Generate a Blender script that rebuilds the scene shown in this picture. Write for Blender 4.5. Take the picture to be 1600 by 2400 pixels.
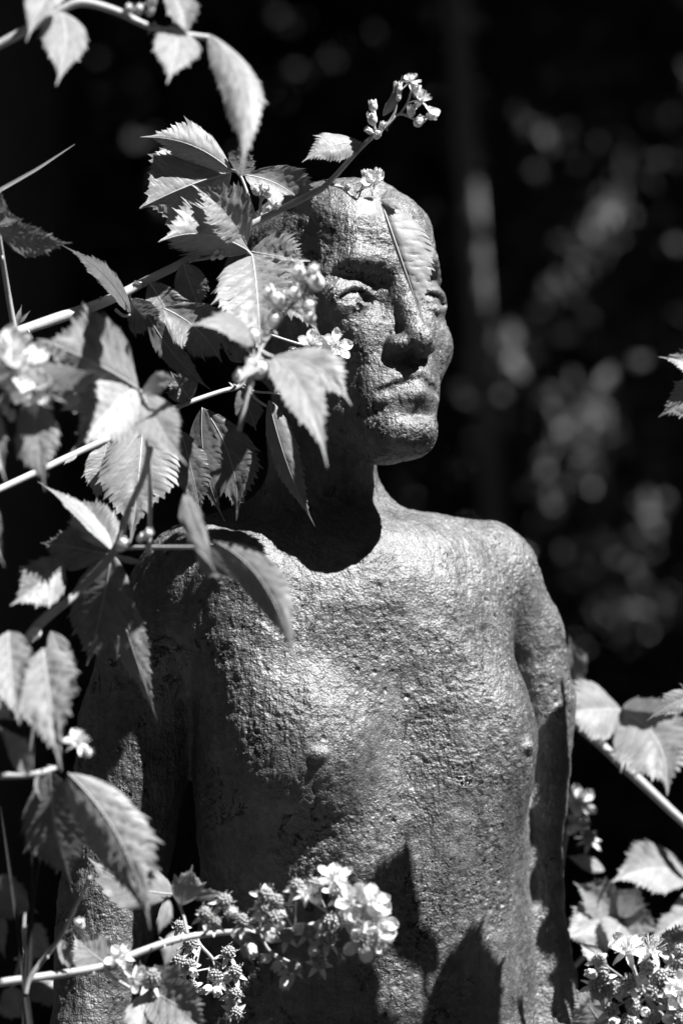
import bpy, math, random
import numpy as np
from mathutils import Vector, Matrix

for o in list(bpy.data.objects):
    bpy.data.objects.remove(o)
C = bpy.context.scene
COL = C.collection
random.seed(7)
RNG = np.random.default_rng(11)

# ------------------------------------------------------------------ camera, sky, sun, exposure
cam = bpy.data.cameras.new('camera')
cam.sensor_fit = 'VERTICAL'
cam.sensor_height = 36.0
cam.lens = 129.2
cam.clip_start = 0.05
cam.clip_end = 500
cam.dof.use_dof = True
cam.dof.focus_distance = 2.895
cam.dof.aperture_fstop = 4.3
camo = bpy.data.objects.new('camera', cam)
camo.location = (0, -3.0, 1.38)
camo.rotation_euler = (math.radians(90), 0, 0)
COL.objects.link(camo)
C.camera = camo

SUN = Vector((0.49, -0.25, 0.855)).normalized()
w = bpy.data.worlds.new('World')
C.world = w
w.use_nodes = True
nt = w.node_tree
sky = nt.nodes.new('ShaderNodeTexSky')
sky.sky_type = 'NISHITA'
sky.sun_disc = False
sky.air_density = 0.2
sky.dust_density = 0.2
sky.altitude = 600
sky.sun_elevation = math.asin(SUN.z)
sky.sun_rotation = math.atan2(SUN.x, SUN.y)
# the photograph is monochrome, as if through a deep red filter: only the red of the sky counts
sep = nt.nodes.new('ShaderNodeSeparateColor')
nt.links.new(sky.outputs[0], sep.inputs[0])
bg = nt.nodes['Background']
nt.links.new(sep.outputs[0], bg.inputs['Color'])
bg.inputs['Strength'].default_value = 0.05
sun = bpy.data.lights.new('sun', 'SUN')
sun.energy = 5.0
sun.angle = math.radians(0.5)
suno = bpy.data.objects.new('sun', sun)
suno.rotation_euler = (-SUN).to_track_quat('-Z', 'Y').to_euler()
COL.objects.link(suno)
vs = C.view_settings
vs.view_transform = 'Standard'
vs.look = 'None'
vs.exposure = 1.45
vs.gamma = 1.0
vs.use_curve_mapping = False

# ------------------------------------------------------------------ helpers
S0 = 0.836 / 2400
def sc(y):
    return S0 * (y + 3.0) / 3.0
def P(px, py, y=0.0):
    """a point of the place, read off the photograph at distance y behind the statue's middle"""
    s = sc(y)
    return Vector(((px - 800) * s, y, 1.38 - (py - 1200) * s))
def tag(o, label=None, cat=None, group=None, kind=None):
    if label: o['label'] = label
    if cat: o['category'] = cat
    if group: o['group'] = group
    if kind: o['kind'] = kind
    return o
def empty(name, loc, label, cat, group=None):
    o = bpy.data.objects.new(name, None)
    o.empty_display_size = 0.05
    o.location = loc
    COL.objects.link(o)
    return tag(o, label, cat, group)
def link(name, me, parent=None, mw=None):
    o = bpy.data.objects.new(name, me)
    COL.objects.link(o)
    if parent is not None:
        o.parent = parent
        # vertices are given in world space unless mw is given
        base = Matrix.Identity(4)
        q = parent
        while q is not None:
            base = Matrix.Translation(q.location) @ q.rotation_euler.to_matrix().to_4x4() @ base if q.type == 'EMPTY' else q.matrix_basis @ base
            q = q.parent
        m = base.inverted() @ (mw if mw is not None else Matrix.Identity(4))
        o.matrix_basis = m
    elif mw is not None:
        o.matrix_basis = mw
    return o
def mesh(name, verts, faces, mats=(), smooth=True, midx=None, uv=None):
    me = bpy.data.meshes.new(name)
    me.from_pydata([tuple(v) for v in verts], [], faces)
    for m in mats: me.materials.append(m)
    if smooth:
        me.polygons.foreach_set('use_smooth', [True] * len(me.polygons))
    if midx is not None:
        me.polygons.foreach_set('material_index', midx)
    if uv is not None:
        l = me.uv_layers.new(name='UVMap')
        idx = np.empty(len(me.loops), np.int32)
        me.loops.foreach_get('vertex_index', idx)
        l.data.foreach_set('uv', np.asarray(uv, np.float32)[idx].ravel())
    me.update()
    return me
def mesh_np(name, V, F, mats=(), smooth=True):
    """fast mesh from arrays; F is (n,4) or (n,3)"""
    me = bpy.data.meshes.new(name)
    V = np.ascontiguousarray(V, np.float32); F = np.ascontiguousarray(F, np.int32)
    k = F.shape[1]
    me.vertices.add(len(V)); me.vertices.foreach_set('co', V.ravel())
    me.loops.add(F.size); me.loops.foreach_set('vertex_index', F.ravel())
    me.polygons.add(len(F))
    me.polygons.foreach_set('loop_start', np.arange(0, F.size, k, dtype=np.int32))
    me.polygons.foreach_set('loop_total', np.full(len(F), k, np.int32))
    if smooth: me.polygons.foreach_set('use_smooth', np.ones(len(F), bool))
    for m in mats: me.materials.append(m)
    me.update(); me.validate()
    return me

# ------------------------------------------------------------------ materials (all greys: a monochrome photograph)
def new_mat(name):
    m = bpy.data.materials.new(name)
    m.use_nodes = True
    n = m.node_tree.nodes
    return m, n, m.node_tree.links, n['Principled BSDF']
def grey(v): return (v, v, v, 1)
def ramp(n, stops):
    r = n.new('ShaderNodeValToRGB')
    e = r.color_ramp.elements
    while len(e) < len(stops): e.new(0.5)
    for el, (p, v) in zip(e, stops):
        el.position = p; el.color = grey(v)
    return r
def noise(n, l, co, scale, detail=3, rough=0.55, dist=0.0):
    t = n.new('ShaderNodeTexNoise')
    t.inputs['Scale'].default_value = scale
    t.inputs['Detail'].default_value = detail
    t.inputs['Roughness'].default_value = rough
    t.inputs['Distortion'].default_value = dist
    l.new(co, t.inputs['Vector'])
    return t
def math_(n, l, op, a, b=None, c=None, clamp=False):
    t = n.new('ShaderNodeMath'); t.operation = op; t.use_clamp = clamp
    for i, v in enumerate((a, b, c)):
        if v is None: continue
        if isinstance(v, (int, float)): t.inputs[i].default_value = v
        else: l.new(v, t.inputs[i])
    return t.outputs[0]

def mat_statue():
    m, n, l, b = new_mat('weathered_statue_surface')
    co = n.new('ShaderNodeTexCoord').outputs['Object']
    # colour: dark weathered coat, pale rubbed patches
    big = noise(n, l, co, 14, 4, 0.6)
    fine = noise(n, l, co, 160, 3, 0.6)
    ms = n.new('ShaderNodeMapping'); l.new(co, ms.inputs[0]); ms.inputs['Scale'].default_value = (1.0, 1.0, 0.12)
    streak = noise(n, l, ms.outputs[0], 46, 4, 0.6, 0.5)
    mix = math_(n, l, 'MULTIPLY_ADD', fine.outputs[0], 0.30, math_(n, l, 'MULTIPLY', big.outputs[0], 0.42))
    mix = math_(n, l, 'MULTIPLY_ADD', streak.outputs[0], 0.28, mix)
    r = ramp(n, [(0.36, 0.075), (0.50, 0.15), (0.64, 0.25)])
    l.new(mix, r.inputs[0])
    l.new(r.outputs[0], b.inputs['Base Color'])
    rr = ramp(n, [(0.3, 0.50), (0.7, 0.66)])
    l.new(fine.outputs[0], rr.inputs[0])
    l.new(rr.outputs[0], b.inputs['Roughness'])
    b.inputs['Specular IOR Level'].default_value = 0.5
    b.inputs['Metallic'].default_value = 0.68
    # relief: hand-modelled lumps, trowelled crust, pits and short cracks (true displacement)
    lump = noise(n, l, co, 30, 2, 0.5)
    knob = noise(n, l, co, 75, 2, 0.5)
    crust = noise(n, l, co, 210, 2, 0.5)
    grit = noise(n, l, co, 560, 2, 0.6)
    amp = ramp(n, [(0.36, 0.15), (0.64, 1.5)])
    l.new(noise(n, l, co, 20, 2).outputs[0], amp.inputs[0])
    v = n.new('ShaderNodeTexVoronoi'); v.inputs['Scale'].default_value = 85; l.new(co, v.inputs['Vector'])
    pit = math_(n, l, 'SUBTRACT', 0.26, v.outputs['Distance'], clamp=True)
    gate = math_(n, l, 'GREATER_THAN', noise(n, l, co, 24, 2).outputs[0], 0.57)
    pit = math_(n, l, 'MULTIPLY', pit, gate)
    crk = noise(n, l, co, 26, 5, 0.65, 1.2)
    crk = math_(n, l, 'ABSOLUTE', math_(n, l, 'SUBTRACT', crk.outputs[0], 0.5))
    crk = math_(n, l, 'SUBTRACT', 0.012, crk, clamp=True)
    g2 = math_(n, l, 'GREATER_THAN', noise(n, l, co, 17, 2).outputs[0], 0.57)
    crk = math_(n, l, 'MULTIPLY', crk, g2)
    h = math_(n, l, 'MULTIPLY', math_(n, l, 'SUBTRACT', lump.outputs[0], 0.5), 0.0050)
    hand = noise(n, l, co, 13, 1, 0.5)
    h = math_(n, l, 'MULTIPLY_ADD', math_(n, l, 'SUBTRACT', hand.outputs[0], 0.5), 0.0075, h)
    h = math_(n, l, 'MULTIPLY_ADD', math_(n, l, 'SUBTRACT', knob.outputs[0], 0.5), 0.0024, h)
    mp = n.new('ShaderNodeMapping'); l.new(co, mp.inputs[0])
    mp.inputs['Rotation'].default_value = (0.5, 0.6, 0.3); mp.inputs['Scale'].default_value = (1.0, 1.0, 0.22)
    smear = noise(n, l, mp.outputs[0], 120, 3, 0.6, 0.4)
    h = math_(n, l, 'MULTIPLY_ADD', math_(n, l, 'SUBTRACT', smear.outputs[0], 0.5), 0.0026, h)
    cr = math_(n, l, 'MULTIPLY', math_(n, l, 'SUBTRACT', crust.outputs[0], 0.5), amp.outputs[0])
    h = math_(n, l, 'MULTIPLY_ADD', cr, 0.0020, h)
    h = math_(n, l, 'MULTIPLY_ADD', math_(n, l, 'SUBTRACT', grit.outputs[0], 0.5), 0.0010, h)
    h = math_(n, l, 'MULTIPLY_ADD', pit, -0.007, h)
    h = math_(n, l, 'MULTIPLY_ADD', crk, -0.18, h)
    d = n.new('ShaderNodeDisplacement')
    d.inputs['Midlevel'].default_value = 0.0
    d.inputs['Scale'].default_value = 1.0
    l.new(h, d.inputs['Height'])
    l.new(d.outputs[0], n['Material Output'].inputs['Displacement'])
    m.displacement_method = 'BOTH'
    return m

def mat_leaf(name, base, trans=0.30, rough=0.5, veins=True):
    m, n, l, b = new_mat(name)
    tc = n.new('ShaderNodeTexCoord')
    oi = n.new('ShaderNodeObjectInfo')
    nz = noise(n, l, tc.outputs['Object'], 90, 4, 0.6)
    f = math_(n, l, 'MULTIPLY_ADD', nz.outputs[0], 0.9, 0.55)
    f = math_(n, l, 'MULTIPLY', f, math_(n, l, 'MULTIPLY_ADD', oi.outputs['Random'], 0.3, 0.85))
    val = math_(n, l, 'MULTIPLY', f, base)
    if veins:
        sx = n.new('ShaderNodeSeparateXYZ'); l.new(tc.outputs['UV'], sx.inputs[0])
        u, v = sx.outputs[0], math_(n, l, 'ABSOLUTE', math_(n, l, 'SUBTRACT', sx.outputs[1], 0.5))
        ph = math_(n, l, 'MULTIPLY', math_(n, l, 'SUBTRACT', u, math_(n, l, 'MULTIPLY', v, 0.54)), 7.5)
        dv = math_(n, l, 'PINGPONG', ph, 0.5)
        line = math_(n, l, 'SUBTRACT', 1.0, math_(n, l, 'MULTIPLY', dv, 11.0), clamp=True)
        mid = math_(n, l, 'SUBTRACT', 1.0, math_(n, l, 'MULTIPLY', v, 34.0), clamp=True)
        # net of small veins
        vo = n.new('ShaderNodeTexVoronoi'); vo.feature = 'DISTANCE_TO_EDGE'; vo.inputs['Scale'].default_value = 420
        l.new(tc.outputs['Object'], vo.inputs['Vector'])
        net = math_(n, l, 'SUBTRACT', 1.0, math_(n, l, 'MULTIPLY', vo.outputs['Distance'], 9.0), clamp=True)
        line = math_(n, l, 'MAXIMUM', math_(n, l, 'MULTIPLY', line, 0.45), mid)
        line = math_(n, l, 'MAXIMUM', line, math_(n, l, 'MULTIPLY', net, 0.16))
        val = math_(n, l, 'MULTIPLY', val, math_(n, l, 'MULTIPLY_ADD', line, 0.75, 0.9))
    cc = n.new('ShaderNodeCombineColor')
    for i in range(3): l.new(val, cc.inputs[i])
    l.new(cc.outputs[0], b.inputs['Base Color'])
    b.inputs['Roughness'].default_value = rough
    b.inputs['Specular IOR Level'].default_value = 0.4
    bp = n.new('ShaderNodeBump'); bp.inputs['Strength'].default_value = 0.25; bp.inputs['Distance'].default_value = 0.0006
    l.new(noise(n, l, tc.outputs['Object'], 500, 3).outputs[0], bp.inputs['Height'])
    l.new(bp.outputs[0], b.inputs['Normal'])
    tr = n.new('ShaderNodeBsdfTranslucent'); l.new(cc.outputs[0], tr.inputs[0])
    mx = n.new('ShaderNodeMixShader'); mx.inputs[0].default_value = trans
    l.new(b.outputs[0], mx.inputs[1]); l.new(tr.outputs[0], mx.inputs[2])
    l.new(mx.outputs[0], n['Material Output'].inputs['Surface'])
    return m
def mat_plain(name, base, rough=0.6, scale=200, var=0.5, bump=0.3, trans=0.0, spec=0.4):
    m, n, l, b = new_mat(name)
    co = n.new('ShaderNodeTexCoord').outputs['Object']
    nz = noise(n, l, co, scale, 4, 0.6)
    val = math_(n, l, 'MULTIPLY', math_(n, l, 'MULTIPLY_ADD', nz.outputs[0], var, 1.0 - var / 2), base)
    cc = n.new('ShaderNodeCombineColor')
    for i in range(3): l.new(val, cc.inputs[i])
    l.new(cc.outputs[0], b.inputs['Base Color'])
    b.inputs['Roughness'].default_value = rough
    b.inputs['Specular IOR Level'].default_value = spec
    if bump:
        bp = n.new('ShaderNodeBump'); bp.inputs['Strength'].default_value = bump; bp.inputs['Distance'].default_value = 0.3 / scale
        l.new(nz.outputs[0], bp.inputs['Height']); l.new(bp.outputs[0], b.inputs['Normal'])
    if trans:
        tr = n.new('ShaderNodeBsdfTranslucent'); l.new(cc.outputs[0], tr.inputs[0])
        mx = n.new('ShaderNodeMixShader'); mx.inputs[0].default_value = trans
        l.new(b.outputs[0], mx.inputs[1]); l.new(tr.outputs[0], mx.inputs[2])
        l.new(mx.outputs[0], n['Material Output'].inputs['Surface'])
    return m

M_STATUE = mat_statue()
M_LEAF = mat_leaf('bramble_leaf', 0.30)
M_LEAFD = mat_leaf('bramble_leaf_dark_shaded', 0.19)  # darker leaf grey; on shaded leaves it puts the shade into the colour
M_STEM = mat_plain('bramble_cane', 0.38, 0.45, 120, 0.35, 0.2)
M_PETAL = mat_plain('white_petal', 0.80, 0.6, 300, 0.15, 0.2, 0.3)
M_SEPAL = mat_plain('downy_sepal', 0.72, 0.8, 400, 0.3, 0.4, 0.15)
M_STAMEN = mat_plain('stamen', 0.55, 0.7, 300, 0.3, 0.0)
M_BERRY = mat_plain('unripe_berry', 0.28, 0.28, 200, 0.5, 0.2, spec=0.6)
M_HAIR = mat_plain('dry_style', 0.5, 0.7, 300, 0.3, 0.0)
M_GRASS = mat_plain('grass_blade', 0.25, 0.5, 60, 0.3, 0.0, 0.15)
M_GRASSD = mat_plain('dark_unlit_grass', 0.03, 0.6, 60, 0.3, 0.0)  # near-black grey stands in for shade on the unlit blades
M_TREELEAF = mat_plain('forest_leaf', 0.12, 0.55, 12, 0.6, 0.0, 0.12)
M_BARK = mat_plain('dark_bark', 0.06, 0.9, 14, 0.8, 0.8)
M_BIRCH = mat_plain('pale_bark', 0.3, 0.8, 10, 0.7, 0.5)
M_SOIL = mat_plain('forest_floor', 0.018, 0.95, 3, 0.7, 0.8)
M_STONE = mat_plain('plinth_stone', 0.22, 0.85, 30, 0.4, 0.6)

# ------------------------------------------------------------------ statue: one continuous surface from a distance field
F32 = np.float32
def smin(a, b, k):
    h = np.maximum(k - np.abs(a - b), 0) / k
    return np.minimum(a, b) - h * h * (k * 0.25)
def smax(a, b, k): return -smin(-a, -b, k)
def ell(p, c, r):
    q0 = (p[0] - c[0]) / r[0]; q1 = (p[1] - c[1]) / r[1]; q2 = (p[2] - c[2]) / r[2]
    k0 = np.sqrt(q0 * q0 + q1 * q1 + q2 * q2)
    k1 = np.sqrt((q0 / r[0]) ** 2 + (q1 / r[1]) ** 2 + (q2 / r[2]) ** 2)
    return k0 * (k0 - 1) / np.maximum(k1, 1e-6)
def rc(p, a, b, r1, r2):
    d = [float(b[i] - a[i]) for i in range(3)]
    L = sum(x * x for x in d)
    t = np.clip(((p[0] - a[0]) * d[0] + (p[1] - a[1]) * d[1] + (p[2] - a[2]) * d[2]) / L, 0, 1)
    x = p[0] - a[0] - t * d[0]; y = p[1] - a[1] - t * d[1]; z = p[2] - a[2] - t * d[2]
    return np.sqrt(x * x + y * y + z * z) - (r1 + (r2 - r1) * t)

# --- head, in centimetres: a across (mirrored), b forward, c up, origin between the ears at eye level
YAW, PITCH = math.radians(38), math.radians(9)
HO = P(785, 712, 0.0)
hr = np.array([math.cos(YAW), math.sin(YAW), 0.0])
hf0 = np.array([math.sin(YAW), -math.cos(YAW), 0.0])
hu0 = np.array([0, 0, 1.0])
hf = hf0 * math.cos(PITCH) + hu0 * math.sin(PITCH)
hu = hu0 * math.cos(PITCH) - hf0 * math.sin(PITCH)
def head_sdf(x, y, z):
    X, Y, Z = x - HO.x, y - HO.y, z - HO.z
    s = (X * hr[0] + Y * hr[1] + Z * hr[2]) * 100
    b = (X * hf[0] + Y * hf[1] + Z * hf[2]) * 100
    c = (X * hu[0] + Y * hu[1] + Z * hu[2]) * 100
    a = np.abs(s)
    p = (a, b, c)
    d = ell(p, (0, -1.2, 1.2), (7.7, 9.7, 9.0))                  # cranium
    d = smin(d, ell(p, (0, 4.2, 4.2), (6.3, 4.6, 4.8)), 2.5)     # forehead
    d = smin(d, ell(p, (0, 2.7, -4.7), (6.1, 6.0, 7.9)), 2.5)    # face mass
    d = smin(d, ell(p, (0, 4.9, -9.6), (4.1, 4.2, 4.5)), 2.0)    # jaw
    d = smin(d, rc(p, (5.2, 0.5, -7.3), (1.4, 6.8, -12.2), 1.0, 1.2), 1.8)   # jaw line
    d = smin(d, ell(p, (0, 7.5, -11.6), (2.1, 1.9, 1.9)), 1.6)   # chin
    d = smin(d, rc(p, (0.9, 8.1, 1.3), (3.6, 7.6, 2.0), 0.75, 0.80), 1.1)     # brow
    d = smin(d, rc(p, (3.6, 7.6, 2.0), (6.0, 5.4, 1.0), 0.80, 0.7), 1.1)
    d = smin(d, ell(p, (4.6, 5.0, -4.6), (2.2, 2.4, 2.3)), 2.4)  # cheek bone
    d = smax(d, -ell(p, (3.4, 9.15, 0.1), (2.7, 2.0, 1.05)), 1.0)  # socket under the brow
    d = smax(d, -ell(p, (2.1, 9.6, -1.4), (1.1, 2.0, 1.8)), 0.9)  # inner corner
    hs = (s, b, c)
    d = smax(d, -ell(hs, (-7.15, 6.3, -6.6), (2.7, 3.4, 3.8)), 2.3)   # flatter cheek and temple on the shaded side
    d = smax(d, -ell(hs, (-7.9, 6.4, 3.6), (2.3, 3.6, 4.0)), 2.6)
    # eyeball and lids
    ey = (3.85, 6.0, -1.35)
    de = ell(p, ey, (1.6, 1.62, 1.3))
    ua = (a - 3.75) ** 2
    slit = np.maximum(c - (-1.35 + 0.84 - 0.20 * ua), (-1.35 - 0.46 + 0.06 * ua) - c)
    lid = ell(p, (3.85, 5.95, -1.15), (2.35, 2.15, 2.0))
    d = smin(d, lid, 0.5)
    d = smax(d, -smax(slit, 6.5 - b, 0.1), 0.10)
    d = smin(d, de, 0.12)
    d = smin(d, rc(p, (2.2, 7.35, -1.55), (3.9, 7.95, -1.95), 0.20, 0.26), 0.15)   # lower lid
    d = smin(d, rc(p, (3.9, 7.95, -1.95), (5.4, 6.9, -1.75), 0.26, 0.2), 0.15)
    # nose
    d = smin(d, rc(p, (0, 8.3, 0.6), (0, 9.9, -4.3), 0.60, 0.95), 0.7)
    d = smin(d, ell(p, (0, 10.3, -5.0), (1.2, 1.3, 1.1)), 0.8)
    d = smin(d, ell(p, (1.35, 9.1, -5.25), (0.9, 1.2, 0.85)), 0.5)
    d = smax(d, -ell(p, (0.65, 10.0, -6.25), (0.4, 0.7, 0.6)), 0.3)
    # mouth
    d = smin(d, ell(p, (0, 6.9, -8.2), (3.5, 2.0, 2.6)), 1.4)
    d = smin(d, rc(p, (0.4, 9.25, -7.45), (3.1, 7.7, -8.55), 0.42, 0.32), 0.4)   # upper lip
    d = smin(d, rc(p, (0.0, 9.0, -9.10), (2.7, 7.95, -9.45), 0.85, 0.50), 0.35)   # lower lip
    d = smax(d, -rc(p, (0, 10.15, -8.05), (3.4, 8.5, -8.95), 0.48, 0.36), 0.12)      # parting
    d = smax(d, -ell(p, (0, 10.25, -10.8), (2.9, 1.4, 0.5)), 0.9)                   # hollow above the chin
    # ear
    e = ell(p, (8.2, -2.6, -1.2), (1.0, 1.9, 3.3))
    e = smax(e, -ell(p, (9.2, -1.9, -1.0), (0.8, 1.2, 2.3)), 0.4)
    d = smin(d, e, 0.7)
    d = smin(d, rc(p, (7.0, -1.2, -1.0), (8.4, -2.8, -1.0), 0.9, 0.7), 0.8)
    return d * 0.01

# --- body, in metres; torso frame turned to the viewer's right
TY = math.radians(22)
TO = P(848, 1700, 0.03)
tr_ = (math.cos(TY), math.sin(TY)); tf_ = (math.sin(TY), -math.cos(TY))
def zc(py): return (1200 - py) * S0 + 1.38
def body_sdf(x, y, z):
    X, Y = x - TO.x, y - TO.y
    s = X * tr_[0] + Y * tr_[1]
    f = X * tf_[0] + Y * tf_[1]
    a = np.abs(s)
    p = (a, f, z); q = (s, f, z); wld = (x, y, z)
    d = ell(p, (0, 0.004, zc(1760)), (0.129, 0.088, 0.185))                # rib cage
    d = smin(d, ell(p, (0, 0.006, zc(1475)), (0.116, 0.066, 0.085)), 0.05)  # upper chest
    d = smin(d, ell(q, (0.014, -0.022, zc(2080)), (0.137, 0.090, 0.17)), 0.06)  # belly
    d = smin(d, ell(q, (0.012, -0.030, zc(2560)), (0.162, 0.105, 0.17)), 0.07)  # hips
    d = smin(d, rc(wld, P(470, 1345, -0.030), P(790, 1385, 0.005), 0.042, 0.042), 0.045)   # shoulder girdle
    d = smin(d, rc(wld, P(790, 1385, 0.005), P(1140, 1350, 0.085), 0.040, 0.038), 0.045)
    d = smin(d, rc(wld, P(750, 1230, 0.075), P(480, 1300, 0.04), 0.040, 0.030), 0.04)    # trapezius
    d = smin(d, rc(wld, P(770, 1270, 0.075), P(1120, 1305, 0.100), 0.034, 0.022), 0.035)
    d = smin(d, rc(wld, P(765, 1360, 0.055), P(752, 1000, 0.040), 0.045, 0.044), 0.03)  # neck
    # collar bones and the hollow between
    d = smin(d, rc(wld, P(850, 1405, -0.034), P(1090, 1340, 0.048), 0.007, 0.009), 0.025)
    d = smin(d, rc(wld, P(770, 1415, -0.038), P(520, 1325, -0.068), 0.007, 0.010), 0.025)
    d = smin(d, ell(wld, P(590, 1490, -0.030), (0.050, 0.040, 0.050)), 0.05)
    d = smin(d, ell(wld, P(585, 1730, -0.030), (0.034, 0.044, 0.090)), 0.05)
    # breasts (small), ribs' edge
    d = smin(d, ell(q, (-0.076, 0.060, zc(1738)), (0.052, 0.038, 0.056)), 0.035)
    d = smin(d, ell(q, (0.086, 0.046, zc(1735)), (0.045, 0.036, 0.056)), 0.04)
    d = smin(d, ell(wld, P(742, 1768, -0.090), (0.006, 0.007, 0.005)), 0.006)
    d = smin(d, ell(wld, P(1232, 1748, 0.004), (0.006, 0.008, 0.005)), 0.006)
    d = smax(d, -ell(q, (0.004, 0.112, zc(1750)), (0.016, 0.020, 0.09)), 0.05)   # breastbone groove
    d = smax(d, -ell(wld, P(960, 1455, -0.073), (0.018, 0.012, 0.010)), 0.02)
    # arms
    R = [(1140, 1352, .090, .040), (1215, 1490, .105, .036), (1258, 1640, .112, .031), (1256, 1900, .108, .024), (1258, 2150, .100, .022), (1274, 2290, .095, .025), (1285, 2420, .085, .027), (1285, 2560, .075, .026), (1280, 2700, .07, .016)]
    dr = None
    for (x0, y0, d0, r0), (x1, y1, d1, r1) in zip(R[:-1], R[1:]):
        e = rc(wld, P(x0, y0, d0), P(x1, y1, d1), r0, r1)
        dr = e if dr is None else smin(dr, e, 0.003)
    d = smin(d, dr, 0.012)
    Lm = [(440, 1375, -.025, .046), (365, 1520, -.015, .047), (325, 1700, .0, .048), (285, 1930, -.002, .044), (262, 2090, -.008, .042), (235, 2250, -.02, .036), (215, 2400, -.03, .032), (215, 2560, -.035, .030), (225, 2700, -.03, .018)]
    dl = None
    for (x0, y0, d0, r0), (x1, y1, d1, r1) in zip(Lm[:-1], Lm[1:]):
        e = rc(wld, P(x0, y0, d0), P(x1, y1, d1), r0, r1)
        dl = e if dl is None else smin(dl, e, 0.003)
    d = smin(d, dl, 0.012)
    # legs and feet (below the picture)
    lo = z < 0.95
    if lo.any():
        leg = smin(rc(p, (0.085, -0.01, 0.86), (0.080, 0.0, 0.50), 0.085, 0.055), rc(p, (0.080, 0.0, 0.50), (0.075, -0.01, 0.19), 0.055, 0.036), 0.03)
        leg = smin(leg, rc(p, (0.075, -0.02, 0.165), (0.085, 0.12, 0.145), 0.040, 0.028), 0.03)
        d = np.where(lo | (z < 1.0), smin(d, leg, 0.05), d)
    return d
def statue_sdf(x, y, z):
    d = body_sdf(x, y, z)
    m = z > 1.34
    if m.any():
        if m.all():
            return smin(d, head_sdf(x, y, z), 0.022)
        d = d.copy()
        d[m] = smin(d[m], head_sdf(x[m], y[m], z[m]), 0.022)
    return d
def surface_nets(D, xs, ys, zs):
    nx, ny, nz = D.shape
    ins = D < 0
    cnt = np.zeros((nx - 1, ny - 1, nz - 1), F32)
    acc = np.zeros((nx - 1, ny - 1, nz - 1, 3), F32)
    sl = lambda o, n: slice(o, n - 1 + o)
    corners = [(i, j, k) for i in (0, 1) for j in (0, 1) for k in (0, 1)]
    gi = [np.arange(n - 1, dtype=F32) for n in (nx, ny, nz)]
    for c0 in corners:
        for ax in range(3):
            if c0[ax]: continue
            c1 = list(c0); c1[ax] = 1
            A = D[sl(c0[0], nx), sl(c0[1], ny), sl(c0[2], nz)]
            B = D[sl(c1[0], nx), sl(c1[1], ny), sl(c1[2], nz)]
            cr = (A < 0) != (B < 0)
            t = np.where(cr, A / np.where(cr, A - B, 1), 0)
            cnt += cr
            for a2 in range(3):
                off = t if a2 == ax else float(c0[a2])
                acc[..., a2] += cr * off
    act = cnt > 0
    idx = np.full(act.shape, -1, np.int64)
    I = np.argwhere(act)
    idx[act] = np.arange(len(I))
    g = I + acc[act] / cnt[act][:, None]
    V = np.stack([np.interp(g[:, 0], np.arange(nx), xs), np.interp(g[:, 1], np.arange(ny), ys), np.interp(g[:, 2], np.arange(nz), zs)], 1)
    faces = []
    for ax in range(3):
        b, c = (ax + 1) % 3, (ax + 2) % 3
        s0 = [slice(None)] * 3; s1 = [slice(None)] * 3
        s0[ax] = slice(0, -1); s1[ax] = slice(1, None)
        A = ins[tuple(s0)]; B = ins[tuple(s1)]
        cr = np.argwhere(A != B)
        ok = (cr[:, b] > 0) & (cr[:, c] > 0) & (cr[:, b] < D.shape[b] - 1) & (cr[:, c] < D.shape[c] - 1)
        cr = cr[ok]
        flip = A[tuple(cr.T)]
        def at(db, dc):
            q = cr.copy(); q[:, b] += db; q[:, c] += dc
            return idx[tuple(q.T)]
        Fq = np.stack([at(-1, -1), at(0, -1), at(0, 0), at(-1, 0)], 1)
        Fq[~flip] = Fq[~flip][:, ::-1]
        faces.append(Fq)
    return V, np.concatenate(faces)
def subdivide(V, F):
    n = len(V)
    E = np.concatenate([F[:, [i, (i + 1) % 4]] for i in range(4)])
    Es = np.sort(E, 1)
    key = Es[:, 0] * n + Es[:, 1]
    uk, inv = np.unique(key, return_inverse=True)
    mid = (V[uk // n] + V[uk % n]) / 2
    fc = V[F].mean(1)
    m = len(F)
    e = [n + inv[i * m:(i + 1) * m] for i in range(4)]
    f = n + len(uk) + np.arange(m)
    F2 = np.concatenate([np.stack([F[:, i], e[i], f, e[(i + 3) % 4]], 1) for i in range(4)])
    return np.concatenate([V, mid, fc]), F2
def project(V, steps):
    for _ in range(steps):
        e = 0.0006
        x, y, z = (V[:, i].astype(F32) for i in range(3))
        d = statue_sdf(x, y, z)
        g = np.stack([statue_sdf(x + e, y, z) - d, statue_sdf(x, y + e, z) - d, statue_sdf(x, y, z + e) - d], 1) / e
        g2 = np.maximum((g * g).sum(1), 0.15)
        st = np.clip(d / g2, -0.004, 0.004)
        V = V - g * st[:, None]
    return V

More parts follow.
